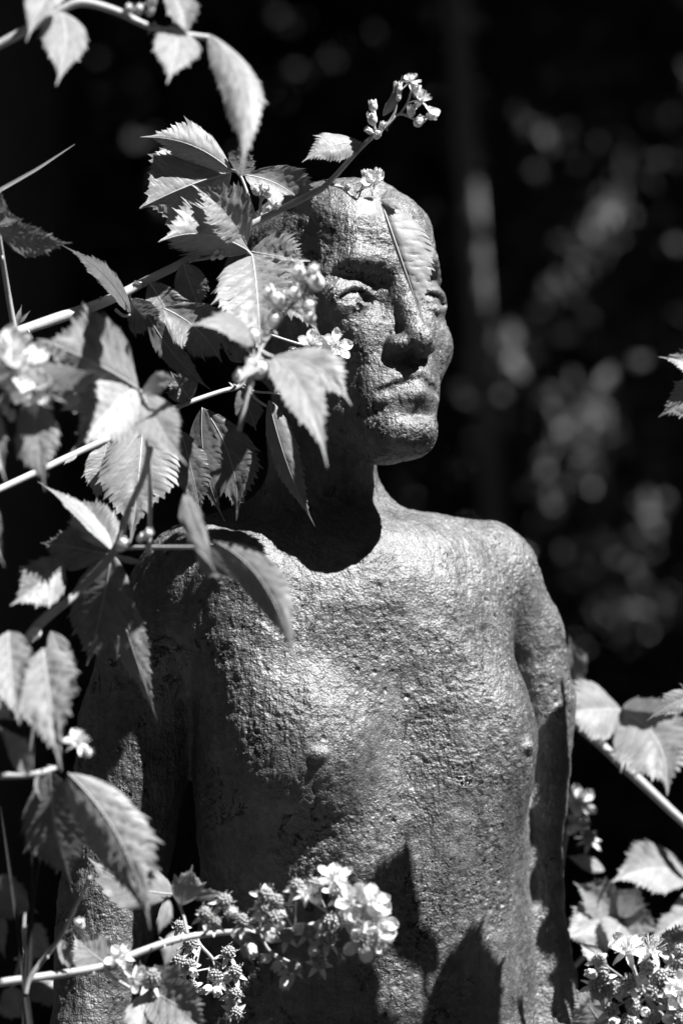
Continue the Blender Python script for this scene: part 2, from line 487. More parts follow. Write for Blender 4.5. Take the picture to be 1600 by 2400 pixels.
def build_statue():
    root = empty('statue', (0.02, 0.03, 0.0), 'rough weathered statue of a bald bare-chested figure behind the bramble canes', 'statue')
    h = 0.0052
    xs = np.arange(-0.27, 0.24, h).astype(F32)
    ys = np.arange(-0.15, 0.21, h).astype(F32)
    zs = np.concatenate([np.arange(0.08, 0.90, 0.020), np.arange(0.90, 1.68, h)]).astype(F32)
    X, Y, Z = np.meshgrid(xs, ys, zs, indexing='ij')
    D = statue_sdf(X.ravel(), Y.ravel(), Z.ravel()).reshape(X.shape)
    V, F = surface_nets(D, xs, ys, zs)
    V = project(V, 1)
    V, F = subdivide(V, F)
    V = project(V, 1)
    V, F = subdivide(V, F)
    V = project(V, 1)
    print('faces', len(F))
    me = mesh_np('figure', V, F, [M_STATUE])
    link('figure', me, root)
    # plinth (below the picture)
    bm_v = []; bm_f = []
    for zz, r in ((0.0, 0.30), (0.10, 0.30), (0.115, 0.285)):
        for sx, sy in ((-1, -1), (1, -1), (1, 1), (-1, 1)):
            bm_v.append((0.02 + sx * r, 0.03 + sy * r, zz - 0.01))
    for k in range(2):
        for i in range(4):
            bm_f.append((k * 4 + i, k * 4 + (i + 1) % 4, k * 4 + 4 + (i + 1) % 4, k * 4 + 4 + i))
    bm_f.append((8, 9, 10, 11))
    link('plinth', mesh('plinth', bm_v, bm_f, [M_STONE], smooth=False), root)
    return root
import time as _t
_t0 = _t.time()
build_statue()
print('statue', _t.time() - _t0)

# ------------------------------------------------------------------ plant builders
def tube(pts, rad, sides=8, sub=6):
    """vertices and faces of a round tube through pts (Vectors) with radii rad"""
    pts = [Vector(p) for p in pts]
    if len(rad) != len(pts):
        rad = [rad[0] + (rad[-1] - rad[0]) * i / (len(pts) - 1) for i in range(len(pts))]
    Q, Rr = [], []
    n = len(pts)
    for i in range(n - 1):
        p0 = pts[max(i - 1, 0)]; p1 = pts[i]; p2 = pts[i + 1]; p3 = pts[min(i + 2, n - 1)]
        for k in range(sub):
            t = k / sub
            q = 0.5 * ((2 * p1) + (p2 - p0) * t + (2 * p0 - 5 * p1 + 4 * p2 - p3) * t * t + (3 * p1 - p0 - 3 * p2 + p3) * t ** 3)
            Q.append(q); Rr.append(rad[i] + (rad[i + 1] - rad[i]) * t)
    Q.append(pts[-1]); Rr.append(rad[-1])
    V, F = [], []
    up = Vector((0.31, 0.9, 0.2))
    for i, q in enumerate(Q):
        d = (Q[min(i + 1, len(Q) - 1)] - Q[max(i - 1, 0)]).normalized()
        a = d.cross(up).normalized(); b = d.cross(a)
        for s in range(sides):
            t = 2 * math.pi * s / sides
            V.append(q + (a * math.cos(t) + b * math.sin(t)) * Rr[i])
    for i in range(len(Q) - 1):
        for s in range(sides):
            F.append((i * sides + s, i * sides + (s + 1) % sides, (i + 1) * sides + (s + 1) % sides, (i + 1) * sides + s))
    F.append(tuple(range(sides))[::-1]); F.append(tuple((len(Q) - 1) * sides + s for s in range(sides)))
    return V, F
def join(parts):
    V, F = [], []
    for v, f in parts:
        o = len(V); V += list(v); F += [tuple(i + o for i in q) for q in f]
    return V, F
def prickles(pts, r, n, rnd):
    out = []
    for _ in range(n):
        i = rnd.randrange(len(pts) - 1); t = rnd.random()
        q = pts[i].lerp(pts[i + 1], t); d = (pts[i + 1] - pts[i]).normalized()
        a = Vector((rnd.uniform(-1, 1), rnd.uniform(-1, 1), rnd.uniform(-1, 1)))
        a = (a - d * a.dot(d)).normalized()
        rr = r[min(i, len(r) - 1)] if len(r) > 1 else r[0]
        out.append(tube([q + a * rr * 0.6, q + a * (rr + 0.0018) - d * 0.0006, q + a * (rr + 0.0032) - d * 0.0018], [0.0011, 0.0006, 0.0001], 5, 2))
    return out

def leaf_mesh(B, T, W, roll=0, fa=15, fb=15, bulge=0.06, side=0.0, mat=None, teeth=19, seed=0, corr=1.0, curl=0.0, twist=0.0, peak=0.40, N=None, tooth=1.0):
    """a serrate bramble leaflet: B base, T tip, W full width in metres; roll turns its face about the midrib,
    fa / fb fold the halves right / left of the way from base to tip towards (+) or away from (-) the side it shows"""
    rg = np.random.default_rng(seed + 1000)
    B = np.array(B, float); T = np.array(T, float)
    ax = T - B; Ln = np.linalg.norm(ax); e1 = ax / Ln
    v = np.array([0, -1.0, 0]); n0 = v - e1 * v.dot(e1)
    if np.linalg.norm(n0) < 0.2: n0 = np.array([0, 0, 1.0]) - e1 * e1[2]
    n0 /= np.linalg.norm(n0); e20 = np.cross(e1, n0)
    N = N or teeth * 5
    M = 5
    u = np.linspace(0, 1, N + 1)
    TL = 0.90
    ub = np.clip(u / TL, 0, 1)
    hw = np.sin(np.pi * ub ** (math.log(0.5) / math.log(peak))) ** 0.80
    tipn = np.clip((ub - 0.60) / 0.40, 0, 1)
    hw = hw * (1 - 0.50 * tipn)
    hw = np.maximum(hw, 0.075 * np.clip((1 - u) / 0.12, 0, 1) ** 0.6 * (u > 0.7))
    hw = np.maximum(hw, 0) * W / 2
    cols = np.linspace(0, 1, M + 1)[1:]
    nv = 7.5
    uw = u + 0.035 * np.sin(u * 8 + rg.random() * 6) + 0.015 * np.sin(u * 19 + rg.random() * 6)
    corr = corr * rg.uniform(0.65, 1.1)
    curl = curl + rg.uniform(-16, 10)
    def row(sgn, fold):
        ph = u * teeth + (0.3 if sgn > 0 else 0.0)
        k = np.floor(ph).astype(int); p = ph - k
        ampk = 0.6 + 0.8 * rg.random(k.max() + 2)
        big = np.where(k % 3 == 0, 1.45, 0.8)
        tth = tooth * ampk[k] * big * p ** 1.3
        sub = ((ph * 3) % 1.0) ** 1.3 * 0.25
        env = np.clip(np.sin(np.pi * ub) ** 0.5, 0, 1)
        ta = (tth + sub * tooth) * 0.088 * W * env
        wob = 1 + 0.05 * np.sin(u * 7 + rg.random() * 6) + 0.03 * np.sin(u * 15 + rg.random() * 6)
        tw = np.radians(roll + twist * (u - 0.3))
        nn = n0[None] * np.cos(tw)[:, None] + e20[None] * np.sin(tw)[:, None]
        ee = e20[None] * np.cos(tw)[:, None] - n0[None] * np.sin(tw)[:, None]
        mid = B + np.outer(u * Ln, e1) + nn * (bulge * Ln * 4 * u * (1 - u))[:, None] + ee * (side * Ln * 4 * u * (1 - u))[:, None]
        out = []
        f = np.radians(fold)
        for c in cols:
            w_ = hw * wob * c
            uu = u.copy()
            if c > 0.75:
                w_ = w_ + ta * ((c - 0.75) / 0.25)
            fw = w_ * 0.30 + (ta * 0.9 * (1 if c > 0.99 else 0.2 if c > 0.7 else 0))
            a2 = f + np.radians(curl) * c * c
            ra = 0.5 - np.abs(((nv * (uw - 0.27 * c)) % 1.0) - 0.5)   # 0 on a vein
            h = corr * 0.070 * W * (np.sqrt(np.clip(ra * 2, 0, 1)) - 0.55) * math.sin(math.pi * min(c, 0.85)) * env
            h = h + (0.028 * W * c * np.sin(u * rg.uniform(5, 11) + rg.random() * 6) + 0.018 * W * c * np.sin(u * 23 + rg.random() * 6)) * env
            pnt = mid + ee * (sgn * w_ * np.cos(a2))[:, None] + nn * (w_ * np.sin(a2) + h)[:, None] + e1[None] * np.minimum(fw, (1 - u) * Ln * 0.9 + 0.0005)[:, None]
            out.append(pnt)
        return mid, out
    mid, A = row(1, fa)
    _, Bq = row(-1, fb)
    ncol = 2 * M + 1
    grid = np.stack(Bq[::-1] + [mid] + A, 1)             # (N+1, ncol, 3)
    V = grid.reshape(-1, 3)
    uv = np.stack([np.repeat(uw, ncol), np.tile(0.5 + 0.5 * np.linspace(-1, 1, ncol), N + 1)], 1)
    i, j = np.meshgrid(np.arange(N), np.arange(ncol - 1), indexing='ij')
    a = (i * ncol + j).ravel()
    F = np.stack([a, a + 1, a + 1 + ncol, a + ncol], 1)
    me = mesh_np('leaflet', V, F, [mat or M_LEAF])
    l = me.uv_layers.new(name='UVMap')
    idx = np.empty(len(me.loops), np.int32); me.loops.foreach_get('vertex_index', idx)
    l.data.foreach_set('uv', uv.astype(np.float32)[idx].ravel())
    # raised midrib, a slim tube let into the blade
    r0 = 0.00010 + 0.0070 * W
    mp = [Vector(q) for q in mid[::max(1, N // 12)]]
    return me, mp, r0

class Cane:
    """one bramble cane and all that grows from it"""
    def __init__(self, label, path, r0, r1, group='bramble canes around the statue', name='bramble_cane', prick=6, seed=0):
        pts = [P(*q) for q in path]
        self.pts = pts
        self.root = empty(name, pts[0], label, 'bramble', group)
        rnd = random.Random(seed)
        r = [r0 + (r1 - r0) * i / (len(pts) - 1) for i in range(len(pts))]
        # cane: gently knobbly
        t = tube(pts, [x * (1 + rnd.uniform(-0.10, 0.16)) for x in r], 9, 7)
        V, F = join([t] + prickles(pts, r, prick, rnd))
        link('stem', mesh('stem', V, F, [M_STEM]), self.root)
        self.seed = seed * 100
    def stalk(self, path, r0=0.0011, r1=None):
        pts = [P(*q) for q in path]
        V, F = tube(pts, [r0, r1 or r0 * 0.8], 7, 5)
        link('stalk', mesh('stalk', V, F, [M_STEM]), self.root)
    def leaf(self, bx, by, b_y, tx, ty, t_y, W, roll=0, fa=15, fb=15, stalk=None, **kw):
        self.seed += 1
        B, T = P(bx, by, b_y), P(tx, ty, t_y)
        kw.setdefault('seed', self.seed)
        me, mp, r0 = leaf_mesh(B, T, 0.86 * W * sc((b_y + t_y) / 2), roll, fa, fb, **kw)
        o = link('leaf', me, self.root)
        V, F = tube(mp, [r0 * 1.6, r0 * 0.3], 6, 2)
        link('midrib', mesh('midrib', V, F, [M_STEM]), o)
        if stalk:
            self.stalk([stalk, (bx, by, b_y)], 0.0010, 0.0008)
        return o

# ---- small shared meshes: bud, berry, flower, petal, calyx (all with their axis along +Z)
def ico(c, r, sub=1):
    import bmesh
    bm = bmesh.new(); bmesh.ops.create_icosphere(bm, subdivisions=sub, radius=1.0)
    V = [Vector((v.co.x * r[0], v.co.y * r[1], v.co.z * r[2])) + Vector(c) for v in bm.verts]
    F = [tuple(v.index for v in f.verts) for f in bm.faces]
    bm.free(); return V, F
def blade(base, dirv, nrm, Ln, W, cup=0.25, recurve=0.0, n=7, notch=0.0, wpos=0.6):
    """a small curved pointed or rounded blade"""
    d = Vector(dirv).normalized(); nr = Vector(nrm); nr = (nr - d * nr.dot(d)).normalized(); s = d.cross(nr)
    V, F = [], []
    for i in range(n + 1):
        u = i / n
        w = W / 2 * math.sin(math.pi * min(max(u, 0.03), 0.985) ** (math.log(0.5) / math.log(wpos))) ** 0.7
        for j in (-1, -0.5, 0, 0.5, 1):
            q = Vector(base) + d * (Ln * u - notch * Ln * (1 - abs(j)) * (u > 0.99)) + nr * (Ln * (cup * abs(j) ** 2 * 0.3 + recurve * u * u)) + s * (w * j)
            V.append(q)
    for i in range(n):
        for j in range(4):
            F.append((i * 5 + j, i * 5 + j + 1, i * 5 + 6 + j, i * 5 + 5 + j))
    return V, F
def ring(n, f, ph=0.0): return [f(math.cos(ph + 2 * math.pi * i / n), math.sin(ph + 2 * math.pi * i / n), i) for i in range(n)]
def make_small():
    S = {}
    rnd = random.Random(3)
    # bud: plump ovoid with the five sepals closed over it
    V, F = ico((0, 0, 0.0042), (0.0036, 0.0036, 0.0046), 2)
    S['bud'] = mesh('bud', V, F, [M_PETAL])
    parts = ring(5, lambda c, s, i: blade((0.0008 * c, 0.0008 * s, 0.0002), (0.62 * c, 0.62 * s, 0.85), (-c, -s, 0.3), 0.0088, 0.0056, 0.5, 0.34, wpos=0.42))
    V, F = join(parts + [ico((0, 0, 0.0006), (0.0022, 0.0022, 0.0014), 1)])
    S['bud_calyx'] = mesh('bud_calyx', V, F, [M_SEPAL])
    # open calyx
    parts = ring(5, lambda c, s, i: blade((0.001 * c, 0.001 * s, 0), (c, s, -0.15), (0, 0, 1), 0.0105, 0.0046, 0.3, -0.25 - 0.2 * rnd.random(), wpos=0.38), 0.3)
    V, F = join(parts + [ico((0, 0, 0), (0.0028, 0.0028, 0.0014), 1)])
    S['calyx'] = mesh('calyx', V, F, [M_SEPAL])
    # petal
    V, F = blade((0.0012, 0, 0.0006), (1, 0, 0.22), (0, 0, 1), 0.0135, 0.0092, 0.6, 0.10, 9, 0.03, 0.62)
    S['petal'] = mesh('petal', V, F, [M_PETAL])
    V, F = blade((0.0012, 0, 0.0006), (1, 0, 0.5), (0, 0, 1), 0.012, 0.0085, 0.9, -0.22, 9, 0.05, 0.60)
    S['petal_curled'] = mesh('petal_curled', V, F, [M_PETAL])
    # flower heart: receptacle and a brush of stamens
    parts = [ico((0, 0, 0.0022), (0.0026, 0.0026, 0.0024), 2)]
    nb = len(parts[0][1])
    for i in range(64):
        t = rnd.uniform(0, 2 * math.pi); el = rnd.uniform(0.15, 1.45)
        d = Vector((math.cos(t) * math.cos(el), math.sin(t) * math.cos(el), math.sin(el)))
        ln = rnd.uniform(0.005, 0.0078)
        b0 = Vector((0, 0, 0.0015)) + d * 0.002
        m_ = b0 + d * ln * 0.6; tip = b0 + d * ln + Vector((0, 0, 0.001))
        parts.append(tube([b0, m_, tip], [0.00016, 0.00013], 4, 1))
        parts.append(ico(tip, (0.00042, 0.00042, 0.0003), 1))
    V, F = join(parts)
    S['flower'] = mesh('flower', V, F, [M_STAMEN])
    # unripe berry: a heap of drupelets, each with its dry style
    parts, hair = [], []
    k = 46; g = math.pi * (3 - math.sqrt(5))
    for i in range(k):
        z = 1 - 1.78 * (i + 0.5) / k; r = math.sqrt(max(0, 1 - z * z))
        d = Vector((r * math.cos(g * i), r * math.sin(g * i), z))
        c = Vector((d.x * 0.0046, d.y * 0.0046, 0.0050 + d.z * 0.0052))
        q = 0.00145 * rnd.uniform(0.88, 1.12)
        parts.append(ico(c, (q, q, q), 2 if False else 1))
        if i % 2 == 0:
            e = c + d * 0.0034 + Vector((rnd.uniform(-1, 1), rnd.uniform(-1, 1), rnd.uniform(-0.3, 1))) * 0.0016
            hair.append(tube([c + d * 0.0012, c + d * 0.0026, e], [0.00016, 0.00012], 3, 1))
    V, F = join(parts)
    S['berry'] = mesh('berry', V, F, [M_BERRY])
    V, F = join(hair)
    S['styles'] = mesh('styles', V, F, [M_HAIR])
    return S
SM = make_small()
def place_m(loc, direction, roll=0.0, scale=1.0):
    q = Vector(direction).normalized().to_track_quat('Z', 'Y').to_matrix().to_4x4()
    return Matrix.Translation(loc) @ q @ Matrix.Rotation(roll, 4, 'Z') @ Matrix.Scale(scale, 4)
_pr = random.Random(21)
def bud(cn, x, y, d, direction=(0, -0.4, 1), s=1.0, frm=None):
    m = place_m(P(x, y, d), direction, _pr.uniform(0, 6), s) @ Matrix.Translation((0, 0, -0.004))
    o = link('bud', SM['bud'], cn.root, m); link('calyx', SM['bud_calyx'], o, m)
    if frm: cn.stalk([frm, (x, y, d)], 0.0008, 0.0007)
def berry(cn, x, y, d, direction=(0.1, -0.6, 0.6), s=1.0, frm=None):
    direction = Vector(direction) + Vector((_pr.uniform(-.35, .35), _pr.uniform(-.2, .2), _pr.uniform(-.35, .35)))
    m = place_m(P(x, y, d), direction, _pr.uniform(0, 6), s) @ Matrix.Translation((0, 0, -0.005))
    o = link('berry', SM['berry'], cn.root, m); link('calyx', SM['calyx'], o, m); link('styles', SM['styles'], o, m)
    if frm: cn.stalk([frm, (x, y, d)], 0.0008, 0.0007)
def flower(cn, x, y, d, direction=(0.2, -0.6, 0.7), s=1.0, petals=5, frm=None, curled=False):
    m = place_m(P(x, y, d), direction, _pr.uniform(0, 6), s)
    o = link('flower', SM['flower'], cn.root, m); link('calyx', SM['calyx'], o, m)
    for i in range(5):
        if i >= petals: break
        mm = m @ Matrix.Rotation(2 * math.pi * i / 5 + _pr.uniform(-.15, .15), 4, 'Z') @ Matrix.Rotation(_pr.uniform(-.3, .25), 4, 'Y')
        link('petal', SM['petal_curled' if curled and i % 2 else 'petal'], o, mm)
    if frm: cn.stalk([frm, (x, y, d)], 0.0009, 0.0008)

# ------------------------------------------------------------------ the bramble canes
LD = M_LEAFD
def brambles():
    # A: the sharp cane that crosses in front of the head
    A = Cane('long pale flowering cane rising diagonally across the top of the statue\'s head',
             [(30, 782, -.22), (130, 748, -.20), (250, 706, -.18), (350, 655, -.16), (430, 615, -.15), (520, 562, -.14), (600, 520, -.135), (730, 455, -.13), (770, 428, -.13), (846, 345, -.13), (900, 298, -.13), (925, 272, -.13)], .0042, .0016, prick=14, seed=1)
    # upper trifoliate leaf
    A.stalk([(598, 516, -.135), (585, 470, -.135), (563, 412, -.135), (540, 398, -.137)], .0015, .0011)
    A.leaf(543, 402, -.142, 328, 322, -.155, 120, roll=25, fa=15, fb=-60, bulge=.04, side=.10, seed=11)
    A.leaf(543, 402, -.135, 327, 489, -.15, 250, roll=24, fa=4, fb=-60, bulge=.02, side=.02, seed=12, corr=.6, tooth=.5)
    A.leaf(563, 412, -.136, 582, 338, -.15, 75, roll=-20, fa=15, fb=10, bulge=.1, seed=13)
    A.leaf(574, 410, -.128, 742, 531, -.112, 128, roll=-8, fa=25, fb=5, bulge=.05, side=-.13, seed=14, corr=.6)
    # middle leaves, left of the head
    A.leaf(586, 591, -.15, 371, 568, -.20, 190, roll=20, fa=10, fb=-68, bulge=.02, side=.12, seed=15, corr=1.3)
    A.leaf(578, 575, -.145, 444, 429, -.175, 135, roll=12, fa=15, fb=20, bulge=.12, side=.06, seed=16, corr=1.3)
    A.leaf(588, 590, -.145, 728, 612, -.16, 135, roll=-24, fa=12, fb=16, bulge=.10, side=.06, seed=17, corr=1.2)
    A.leaf(591, 599, -.155, 612, 848, -.22, 215, roll=4, fa=16, fb=14, bulge=.10, side=-.02, seed=18, teeth=21, corr=1.2)
    A.leaf(600, 612, -.15, 752, 790, -.19, 135, roll=-5, fa=10, fb=12, bulge=.08, side=-.05, seed=19)
    A.stalk([(520, 562, -.14), (560, 572, -.145), (591, 599, -.155)], .0013, .0011)
    # leaves under the cane, left
    A.leaf(306, 733, -.18, 144, 574, -.20, 92, roll=-40, fa=18, fb=-25, bulge=.02, side=.13, seed=20, corr=.6)
    A.leaf(315, 668, -.165, 336, 664, -.17, 36, roll=60, fa=5, fb=5, seed=21)
    A.stalk([(270, 725, -.18), (290, 740, -.18), (306, 738, -.18)], .0013, .0011)
    A.leaf(308, 700, -.18, 378, 770, -.175, 95, roll=25, fa=20, fb=5, side=.08, seed=22, mat=LD)
    A.leaf(345, 735, -.18, 497, 916, -.17, 66, roll=38, fa=40, fb=-35, bulge=.05, side=.03, seed=23, mat=LD)
    A.leaf(382, 722, -.175, 520, 850, -.16, 150, roll=-20, fa=10, fb=14, bulge=.05, side=-.08, seed=24, mat=LD)
    # the leaf on its own below the tip
    A.stalk([(846, 345, -.13), (841, 335, -.131), (846, 334, -.13)], .0010, .0008)
    A.leaf(846, 334, -.13, 707, 381, -.15, 80, roll=28, fa=12, fb=-12, bulge=.07, side=.06, seed=25)
    # the leaf hanging before the face, its two halves folded
    A.stalk([(768, 430, -.13), (800, 440, -.13), (838, 470, -.133), (870, 476, -.134), (894, 477, -.134)], .0013, .0010)
    A.leaf(894, 477, -.134, 993, 762, -.145, 212, roll=0, fa=-80, fb=-18, bulge=.05, side=.0, peak=.34, seed=26, corr=1.3, tooth=.5, teeth=19)
    A.leaf(888, 466, -.136, 832, 512, -.165, 70, roll=10, fa=6, fb=6, bulge=.05, seed=27, corr=.3, teeth=8)
    A.leaf(890, 470, -.134, 940, 470, -.13, 60, roll=-35, fa=10, fb=18, bulge=.1, seed=28, mat=LD)
    A.leaf(897, 272, -.13, 943, 174, -.14, 30, roll=30, fa=40, fb=20, bulge=.06, side=.03, seed=29, corr=.4, teeth=7)
    # tip cluster of buds and opening flowers
    hub = (880, 315, -.13)
    for x, y, s, dr in ((874, 250, 1.0, (-.1, -.2, 1)), (872, 280, 1.15, (-.2, -.4, .8)), (884, 316, .9, (.2, -.5, .5)), (865, 307, .75, (-.5, -.4, .4)), (895, 297, .8, (.3, -.5, .8))):
        bud(A, x, y, -.138, dr, s, frm=hub)
    A.stalk([(900, 298, -.13), (925, 262, -.132), (928, 215, -.134)], .0011, .0009)
    A.stalk([(925, 272, -.13), (945, 268, -.13), (985, 285, -.13), (1005, 274, -.13)], .0012, .0009)
    A.stalk([(935, 270, -.13), (955, 240, -.13), (965, 205, -.13)], .0011, .0009)
    for x, y, s, dr in ((932, 208, 1.05, (0, -.3, 1)), (976, 214, .95, (.1, -.4, 1)), (963, 262, 1.0, (0, -.5, .8)), (980, 286, 1.15, (.3, -.6, .3)), (1009, 272, .95, (.6, -.5, -.1)), (933, 230, .6, (.1, -.3, .9))):
        bud(A, x, y, -.136, dr, s)
    flower(A, 985, 240, -.134, (.3, -.35, .85), .85, 3, frm=(955, 252, -.13), curled=True)
    flower(A, 962, 196, -.132, (-.15, -.4, .9), .7, 3, curled=True)
    m = place_m(P(1000, 252, -.135), (.2, -.75, .5), -1.1, 1.0)
    link('petal', SM['petal'], A.root, m)
    # cluster over the forehead
    flower(A, 872, 430, -.14, (.45, -.7, .25), .85, 4, frm=(835, 452, -.132), curled=True)
    bud(A, 856, 412, -.14, (-.1, -.4, 1), .9, frm=(838, 470, -.133)); bud(A, 882, 410, -.138, (.3, -.4, 1), 1.0)
    bud(A, 813, 441, -.134, (.4, -.4, .6), .7, frm=(775, 434, -.13))
    # buds in the axils
    A.stalk([(612, 512, -.135), (610, 480, -.136), (614, 458, -.137)], .0012, .0010)
    for x, y, s in ((600, 447, .95), (626, 451, 1.1), (612, 438, .7)): bud(A, x, y, -.139, (_pr.uniform(-.3, .3), -.5, .8), s, frm=(614, 470, -.136))
    bud(A, 645, 483, -.138, (.7, -.4, .5), .85, frm=(625, 495, -.136)); bud(A, 628, 490, -.138, (.6, -.4, .4), .6)
    A.stalk([(440, 612, -.15), (480, 607, -.152), (512, 600, -.152)], .0011, .0008)
    for x, y, s in ((518, 601, .7), (507, 590, .65), (500, 604, .6), (520, 590, .5)): bud(A, x, y, -.153, (.5, -.5, .4), s)
    # open flower beside the nose
    A.stalk([(620, 780, -.15), (680, 800, -.14), (735, 815, -.135)], .0011, .0009)
    flower(A, 735, 812, -.14, (-.15, -.75, .6), .95, 5, curled=True)
    flower(A, 784, 812, -.137, (.5, -.7, .3), 1.0, 5, frm=(735, 815, -.135))
    m = place_m(P(775, 838, -.14), (.15, -.95, .1), 1.9, 1.1)
    link('petal', SM['petal'], A.root, m)
    bud(A, 690, 822, -.135, (-.6, -.5, .2), .8)

    # F: blurred flowers between the lens and the leaves beside the face
    Fc = Cane('thin cane of blurred white buds hanging before the leaves beside the face', [(560, 1010, -.370), (585, 905, -.370), (610, 820, -.360), (665, 740, -.350), (715, 660, -.350)], .0016, .0010, prick=3, seed=2)
    for x, y, s in ((633, 690, 1.1), (655, 706, 1.25), (690, 690, 1.15), (700, 640, 1.1), (742, 662, 1.25), (722, 720, 1.0), (734, 636, .9), (640, 750, 1.0), (725, 745, 1.0)):
        bud(Fc, x, y, -.355, (_pr.uniform(-.4, .4), -.6, .5), s * 1.3, frm=(680, 722, -.352))
    for x, y, s in ((590, 790, 1.2), (607, 868, 1.35), (590, 855, 1.0), (560, 882, 1.0), (572, 800, .9)):
        bud(Fc, x, y, -.365, (_pr.uniform(-.4, .4), -.6, .4), s * 1.3, frm=(598, 850, -.365))
    Fc.leaf(600, 800, -.360, 440, 762, -.420, 85, roll=40, fa=12, fb=0, bulge=.12, seed=201)
    Fc.leaf(610, 850, -.360, 555, 900, -.400, 35, roll=20, seed=202)
    Fc.leaf(585, 880, -.365, 592, 925, -.380, 22, roll=10, seed=203)
    Fc.leaf(640, 838, -.360, 768, 1098, -.460, 110, roll=-12, fa=8, fb=14, bulge=.10, side=-.04, seed=204)
    Fc.leaf(642, 835, -.360, 824, 952, -.400, 125, roll=-20, fa=10, fb=10, bulge=.08, side=-.10, seed=205)
    Fc.stalk([(610, 820, -.360), (625, 830, -.360), (641, 836, -.360)], .0012, .0010)

    # C: cane crossing level below the head
    Cc = Cane('slender cane with long drooping leaves running from the left edge toward the throat',
              [(-20, 1156, -.22), (86, 1107, -.20), (180, 1062, -.18), (269, 1021, -.16), (360, 978, -.13), (447, 942, -.115), (520, 917, -.105), (563, 905, -.10), (585, 872, -.10)], .0030, .0018, prick=10, seed=3)
    Cc.stalk([(563, 906, -.10), (600, 918, -.10), (637, 921, -.10), (690, 930, -.10)], .0011, .0008)
    Cc.stalk([(575, 908, -.10), (600, 935, -.10), (626, 953, -.10)], .0012, .0010)
    Cc.leaf(630, 938, -.10, 739, 1236, -.088, 84, roll=-24, fa=-50, fb=22, bulge=.05, side=.06, seed=301, corr=1.2)
    bud(Cc, 660, 916, -.105, (.5, -.5, .4), .7); bud(Cc, 690, 908, -.105, (.4, -.4, .8), .8); bud(Cc, 672, 935, -.103, (.5, -.4, -.4), .6)
    Cc.leaf(474, 955, -.11, 527, 1222, -.11, 80, roll=42, fa=30, fb=-40, bulge=.05, side=.05, seed=302, mat=LD)
    Cc.leaf(478, 958, -.10, 554, 1222, -.085, 142, roll=-12, fa=6, fb=14, bulge=.04, side=-.09, seed=303, mat=LD)
    Cc.leaf(335, 978, -.17, 306, 1276, -.22, 205, roll=10, fa=16, fb=14, bulge=.08, side=-.03, corr=.7, tooth=.6, seed=304, teeth=21)
    Cc.leaf(425, 1010, -.13, 474, 1212, -.12, 95, roll=-10, fa=20, fb=5, bulge=.05, seed=305, mat=LD)
    Cc.stalk([(360, 978, -.13), (350, 972, -.15), (335, 978, -.17)], .0012, .0010)
    Cc.leaf(180, 1062, -.18, 150, 1090, -.19, 25, roll=20, seed=306)

    Cc.leaf(400, 965, -.14, 320, 1110, -.17, 120, roll=-8, fa=12, fb=16, bulge=.06, seed=311, mat=LD, corr=1.2)
    Cc.leaf(447, 942, -.115, 400, 870, -.13, 90, roll=12, fa=12, fb=16, bulge=.06, seed=312, mat=LD)
    Cc.leaf(250, 1030, -.165, 225, 1180, -.17, 95, roll=-8, fa=18, fb=12, bulge=.06, seed=313)
    Cc.leaf(563, 905, -.10, 600, 1010, -.09, 70, roll=-12, fa=18, fb=22, bulge=.06, seed=314, mat=LD)
    A.leaf(350, 660, -.165, 430, 800, -.16, 110, roll=-15, fa=18, fb=12, bulge=.06, seed=320, mat=LD)
    A.leaf(430, 615, -.155, 470, 730, -.15, 90, roll=10, fa=18, fb=12, bulge=.06, seed=321, mat=LD)
    # X: large blurred leaf nearest the lens
    X = Cane('blurred near shoot with three broad pale leaflets left of the statue\'s chin', [(350, 1300, -.310), (352, 1120, -.340), (340, 990, -.360), (330, 915, -.370)], .0020, .0014, prick=2, seed=4)
    X.leaf(325, 912, -.370, 86, 795, -.440, 265, roll=35, fa=8, fb=-50, bulge=.05, side=.0, seed=401, corr=1.8, tooth=.7)
    X.leaf(318, 908, -.370, 168, 1062, -.440, 165, roll=-6, fa=14, fb=10, bulge=.08, side=.02, seed=402, corr=2.0)
    X.leaf(338, 925, -.370, 440, 1092, -.430, 112, roll=-10, fa=10, fb=12, bulge=.06, side=.04, seed=403)
    X.leaf(335, 915, -.370, 424, 888, -.400, 62, roll=-25, fa=10, fb=10, bulge=.1, seed=404)

    # L: overexposed flowers at the left edge
    Lc = Cane('cane with a burst of overexposed white flowers at the left edge', [(-60, 1010, -.45), (-10, 960, -.45), (30, 890, -.45), (40, 830, -.45)], .0024, .0014, prick=4, seed=5)
    for x, y, s, pt in ((20, 835, 1.1, 5), (52, 872, 1.25, 5), (72, 915, 1.1, 5), (8, 880, 1.1, 5), (85, 940, .8, 4)): flower(Lc, x, y, -.47, (_pr.uniform(-.2, .4), -.6, .6), s * 1.4, pt, frm=(25, 890, -.45))
    for x, y, s in ((40, 830, 1.3), (5, 815, 1.3), (0, 845, 1.1), (28, 975, .9), (14, 962, .8)): bud(Lc, x, y, -.465, (0, -.5, .8), s)
    Lc.leaf(70, 888, -.45, 228, 870, -.48, 92, roll=30, fa=-15, fb=12, bulge=.10, side=-.06, seed=501, corr=1.4)
    Lc.leaf(76, 925, -.45, 107, 1152, -.48, 112, roll=10, fa=14, fb=10, bulge=.06, seed=502, corr=1.2)
    Lc.leaf(78, 905, -.45, 160, 945, -.46, 40, roll=-10, seed=503)
    Lc.leaf(-25, 960, -.45, 16, 1132, -.50, 75, roll=5, seed=504)
    Lc.leaf(-40, 1150, -.45, 12, 1330, -.48, 60, roll=5, seed=505)

    # K: leaves at the left edge, higher up
    K = Cane('upright thin stalk with two toothed leaves cut by the left edge', [(34, 770, -.21), (18, 680, -.22), (4, 590, -.24), (-4, 530, -.25)], .0022, .0015, prick=3, seed=6)
